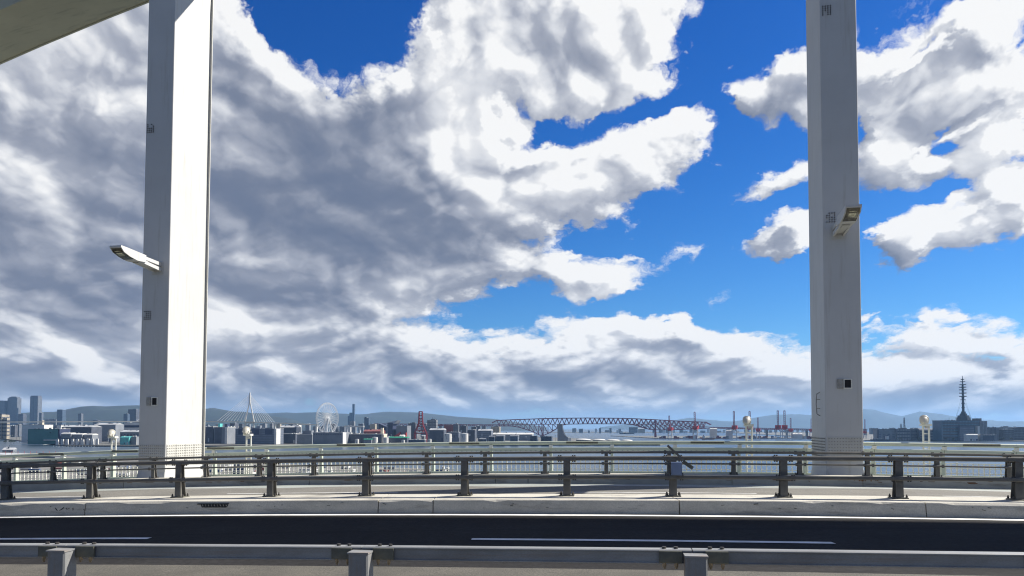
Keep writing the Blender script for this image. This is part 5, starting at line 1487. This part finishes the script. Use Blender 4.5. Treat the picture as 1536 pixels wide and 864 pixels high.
# ------------------------------------------------------------------ the yard under the bridge at the left
rs = random.Random(31)
ycol = [('white', 'white'), ('white', 'white'), ('red', 'red'), ('grey', 'grey'), ('white', 'white'), ('blue', 'blue')]
for i in range(110):
    px = rs.uniform(-60, 690); far = 688 + max(0, (px - 200) * .025); py = rs.uniform(far + 3, 716)
    x, y = shore(px, py)
    if y < 420: continue
    n = rs.choice(ycol)[0]
    t = thing('trailer', n + ' box trailer in the yard ' + ('left of the bright pillar' if px < 205 else 'under the bright pillar' if px < 310 else 'between the pillar and the ferris wheel' if px < 480 else 'below the red quay crane'), 'trailer', (x, y, LAND), R(rs.choice([0, 90, 88, 4]) + rs.uniform(-3, 3)), n + ' trailers in the yard ' + ('left of the bright pillar' if px < 205 else 'under the bright pillar' if px < 310 else 'between the pillar and the ferris wheel' if px < 480 else 'below the red quay crane'))
    put('box', unit[n], t, loc=(0, 0, 1.2)); 
    MB().box((0, 0, .75), (12, 2.2, .8)).obj('chassis', F['shed_dark'], t)
B('shed', 'grey pitched roof shed at the water in the lower left corner', 2, 16, 674.5, 1500, 'shed', depth=26, roof='gable', roof_m='roof', rz=R(20))
B('shed', 'small white round roofed hut right of the lower left shed', 13, 19, 675, 1520, 'white', depth=10, roof='arch', roof_m='white')
x, y = shore(44, 688)
ln = thing('pier_shed', 'long low pale roof running out by the red posts at left', 'shed', (x - 40, y + 60, LAND), R(-28))
MB().loft([[(-90, -9, 0), (90, -9, 0), (90, 9, 0), (-90, 9, 0)], [(-90, -9, 3.6), (90, -9, 3.6), (90, 9, 3.6), (-90, 9, 3.6)]]).obj('wall', F['shed'], ln)
MB().loft([[(-91, -10, 3.62), (91, -10, 3.62), (91, 10, 3.62), (-91, 10, 3.62)], [(-91, -2, 6), (91, -2, 6), (91, 2, 6), (-91, 2, 6)]]).obj('roof', F['steel'], ln)
for k in range(9):
    x, y = shore(8 + k * 9.4, 686)
    rp = thing('red_post', 'thin red post in the row by the water at lower left', 'post', (x, y, LAND), 0, 'red posts in a row at lower left')
    MB().tube((0, 0, 0), (0, 0, 9.5), .22, n=6).obj('pole', F['red'], rp); MB().box((0, 0, 9.7), (.8, .8, .4)).obj('cap', F['red'], rp)
x, y = shore(105, 694)
yb_ = thing('yellow_canopy', 'yellow topped canopy in the yard at left', 'canopy', (x, y, LAND), R(-6))
MB().box((0, 0, 3.6), (34, 8, .7)).obj('roof', material('yellow_sheet', (.72, .60, .05), .5), yb_)
for sx in (-15, 0, 15):
    MB().box((sx, 0, 1.62), (.4, 5, 3.24)).obj('support', F['steel'], yb_)

# ------------------------------------------------------------------ floodlight masts, trees and quay clutter
rs = random.Random(77)
lp_me = MB().tube((0, 0, 0), (0, 0, 21), .45, .25, n=6).mesh('pole', F['dsteel']); lh_me = MB().box((0, 0, 21.4), (5, 1.6, 1.1)).mesh('lamp_head', F['white'])
for i in range(38):
    px = rs.uniform(-10, 990); Z = rs.uniform(2240, 2900)
    if px > 820: Z = rs.uniform(2420, 2800) if px < 850 else 2300
    if 206 < px < 303 or px > 850: continue
    p = at(px, 642, Z)
    t = thing('light_mast', 'thin floodlight mast standing among the sheds near ' + near(px), 'light mast', (p.x, Z, LAND), 0, 'floodlight masts near ' + near(px))
    put('pole', lp_me, t); put('lamp_head', lh_me, t)
bush = MB(); r = random.Random(3)
for k in range(150):
    a_, e_ = r.uniform(0, 6.28), r.uniform(-.2, 1.5); q = r.uniform(.5, 1)
    c = (5 * q * math.cos(a_) * math.cos(e_), 5 * q * math.sin(a_) * math.cos(e_), 5.5 + 3.6 * q * math.sin(e_)); n = [Vector((r.uniform(-1, 1), r.uniform(-1, 1), r.uniform(-1, 1))).normalized() * r.uniform(.7, 1.3) for _ in range(3)]
    bush.add([Vector(c) + v for v in n], [(0, 1, 2)])
bush_me = bush.mesh('crown', F['tree']); trunk_me = MB().tube((0, 0, 0), (0, 0, 5), .4, .25, n=6).mesh('trunk', F['dsteel'])
for i in range(60):
    px = rs.choice([rs.uniform(-10, 90), rs.uniform(420, 470), rs.uniform(640, 800), rs.uniform(1330, 1540), rs.uniform(520, 600)]); Z = rs.uniform(2300, 2620) if px < 1000 else rs.uniform(2880, 2950)
    p = at(px, 642, Z); t = thing('tree', 'small dark tree in the planting near ' + near(px), 'tree', (p.x, Z, LAND), rs.uniform(0, 6), 'dark trees near ' + near(px))
    k = rs.uniform(.8, 1.5); t.scale = (k, k, k)
    put('trunk', trunk_me, t); put('crown', bush_me, t)
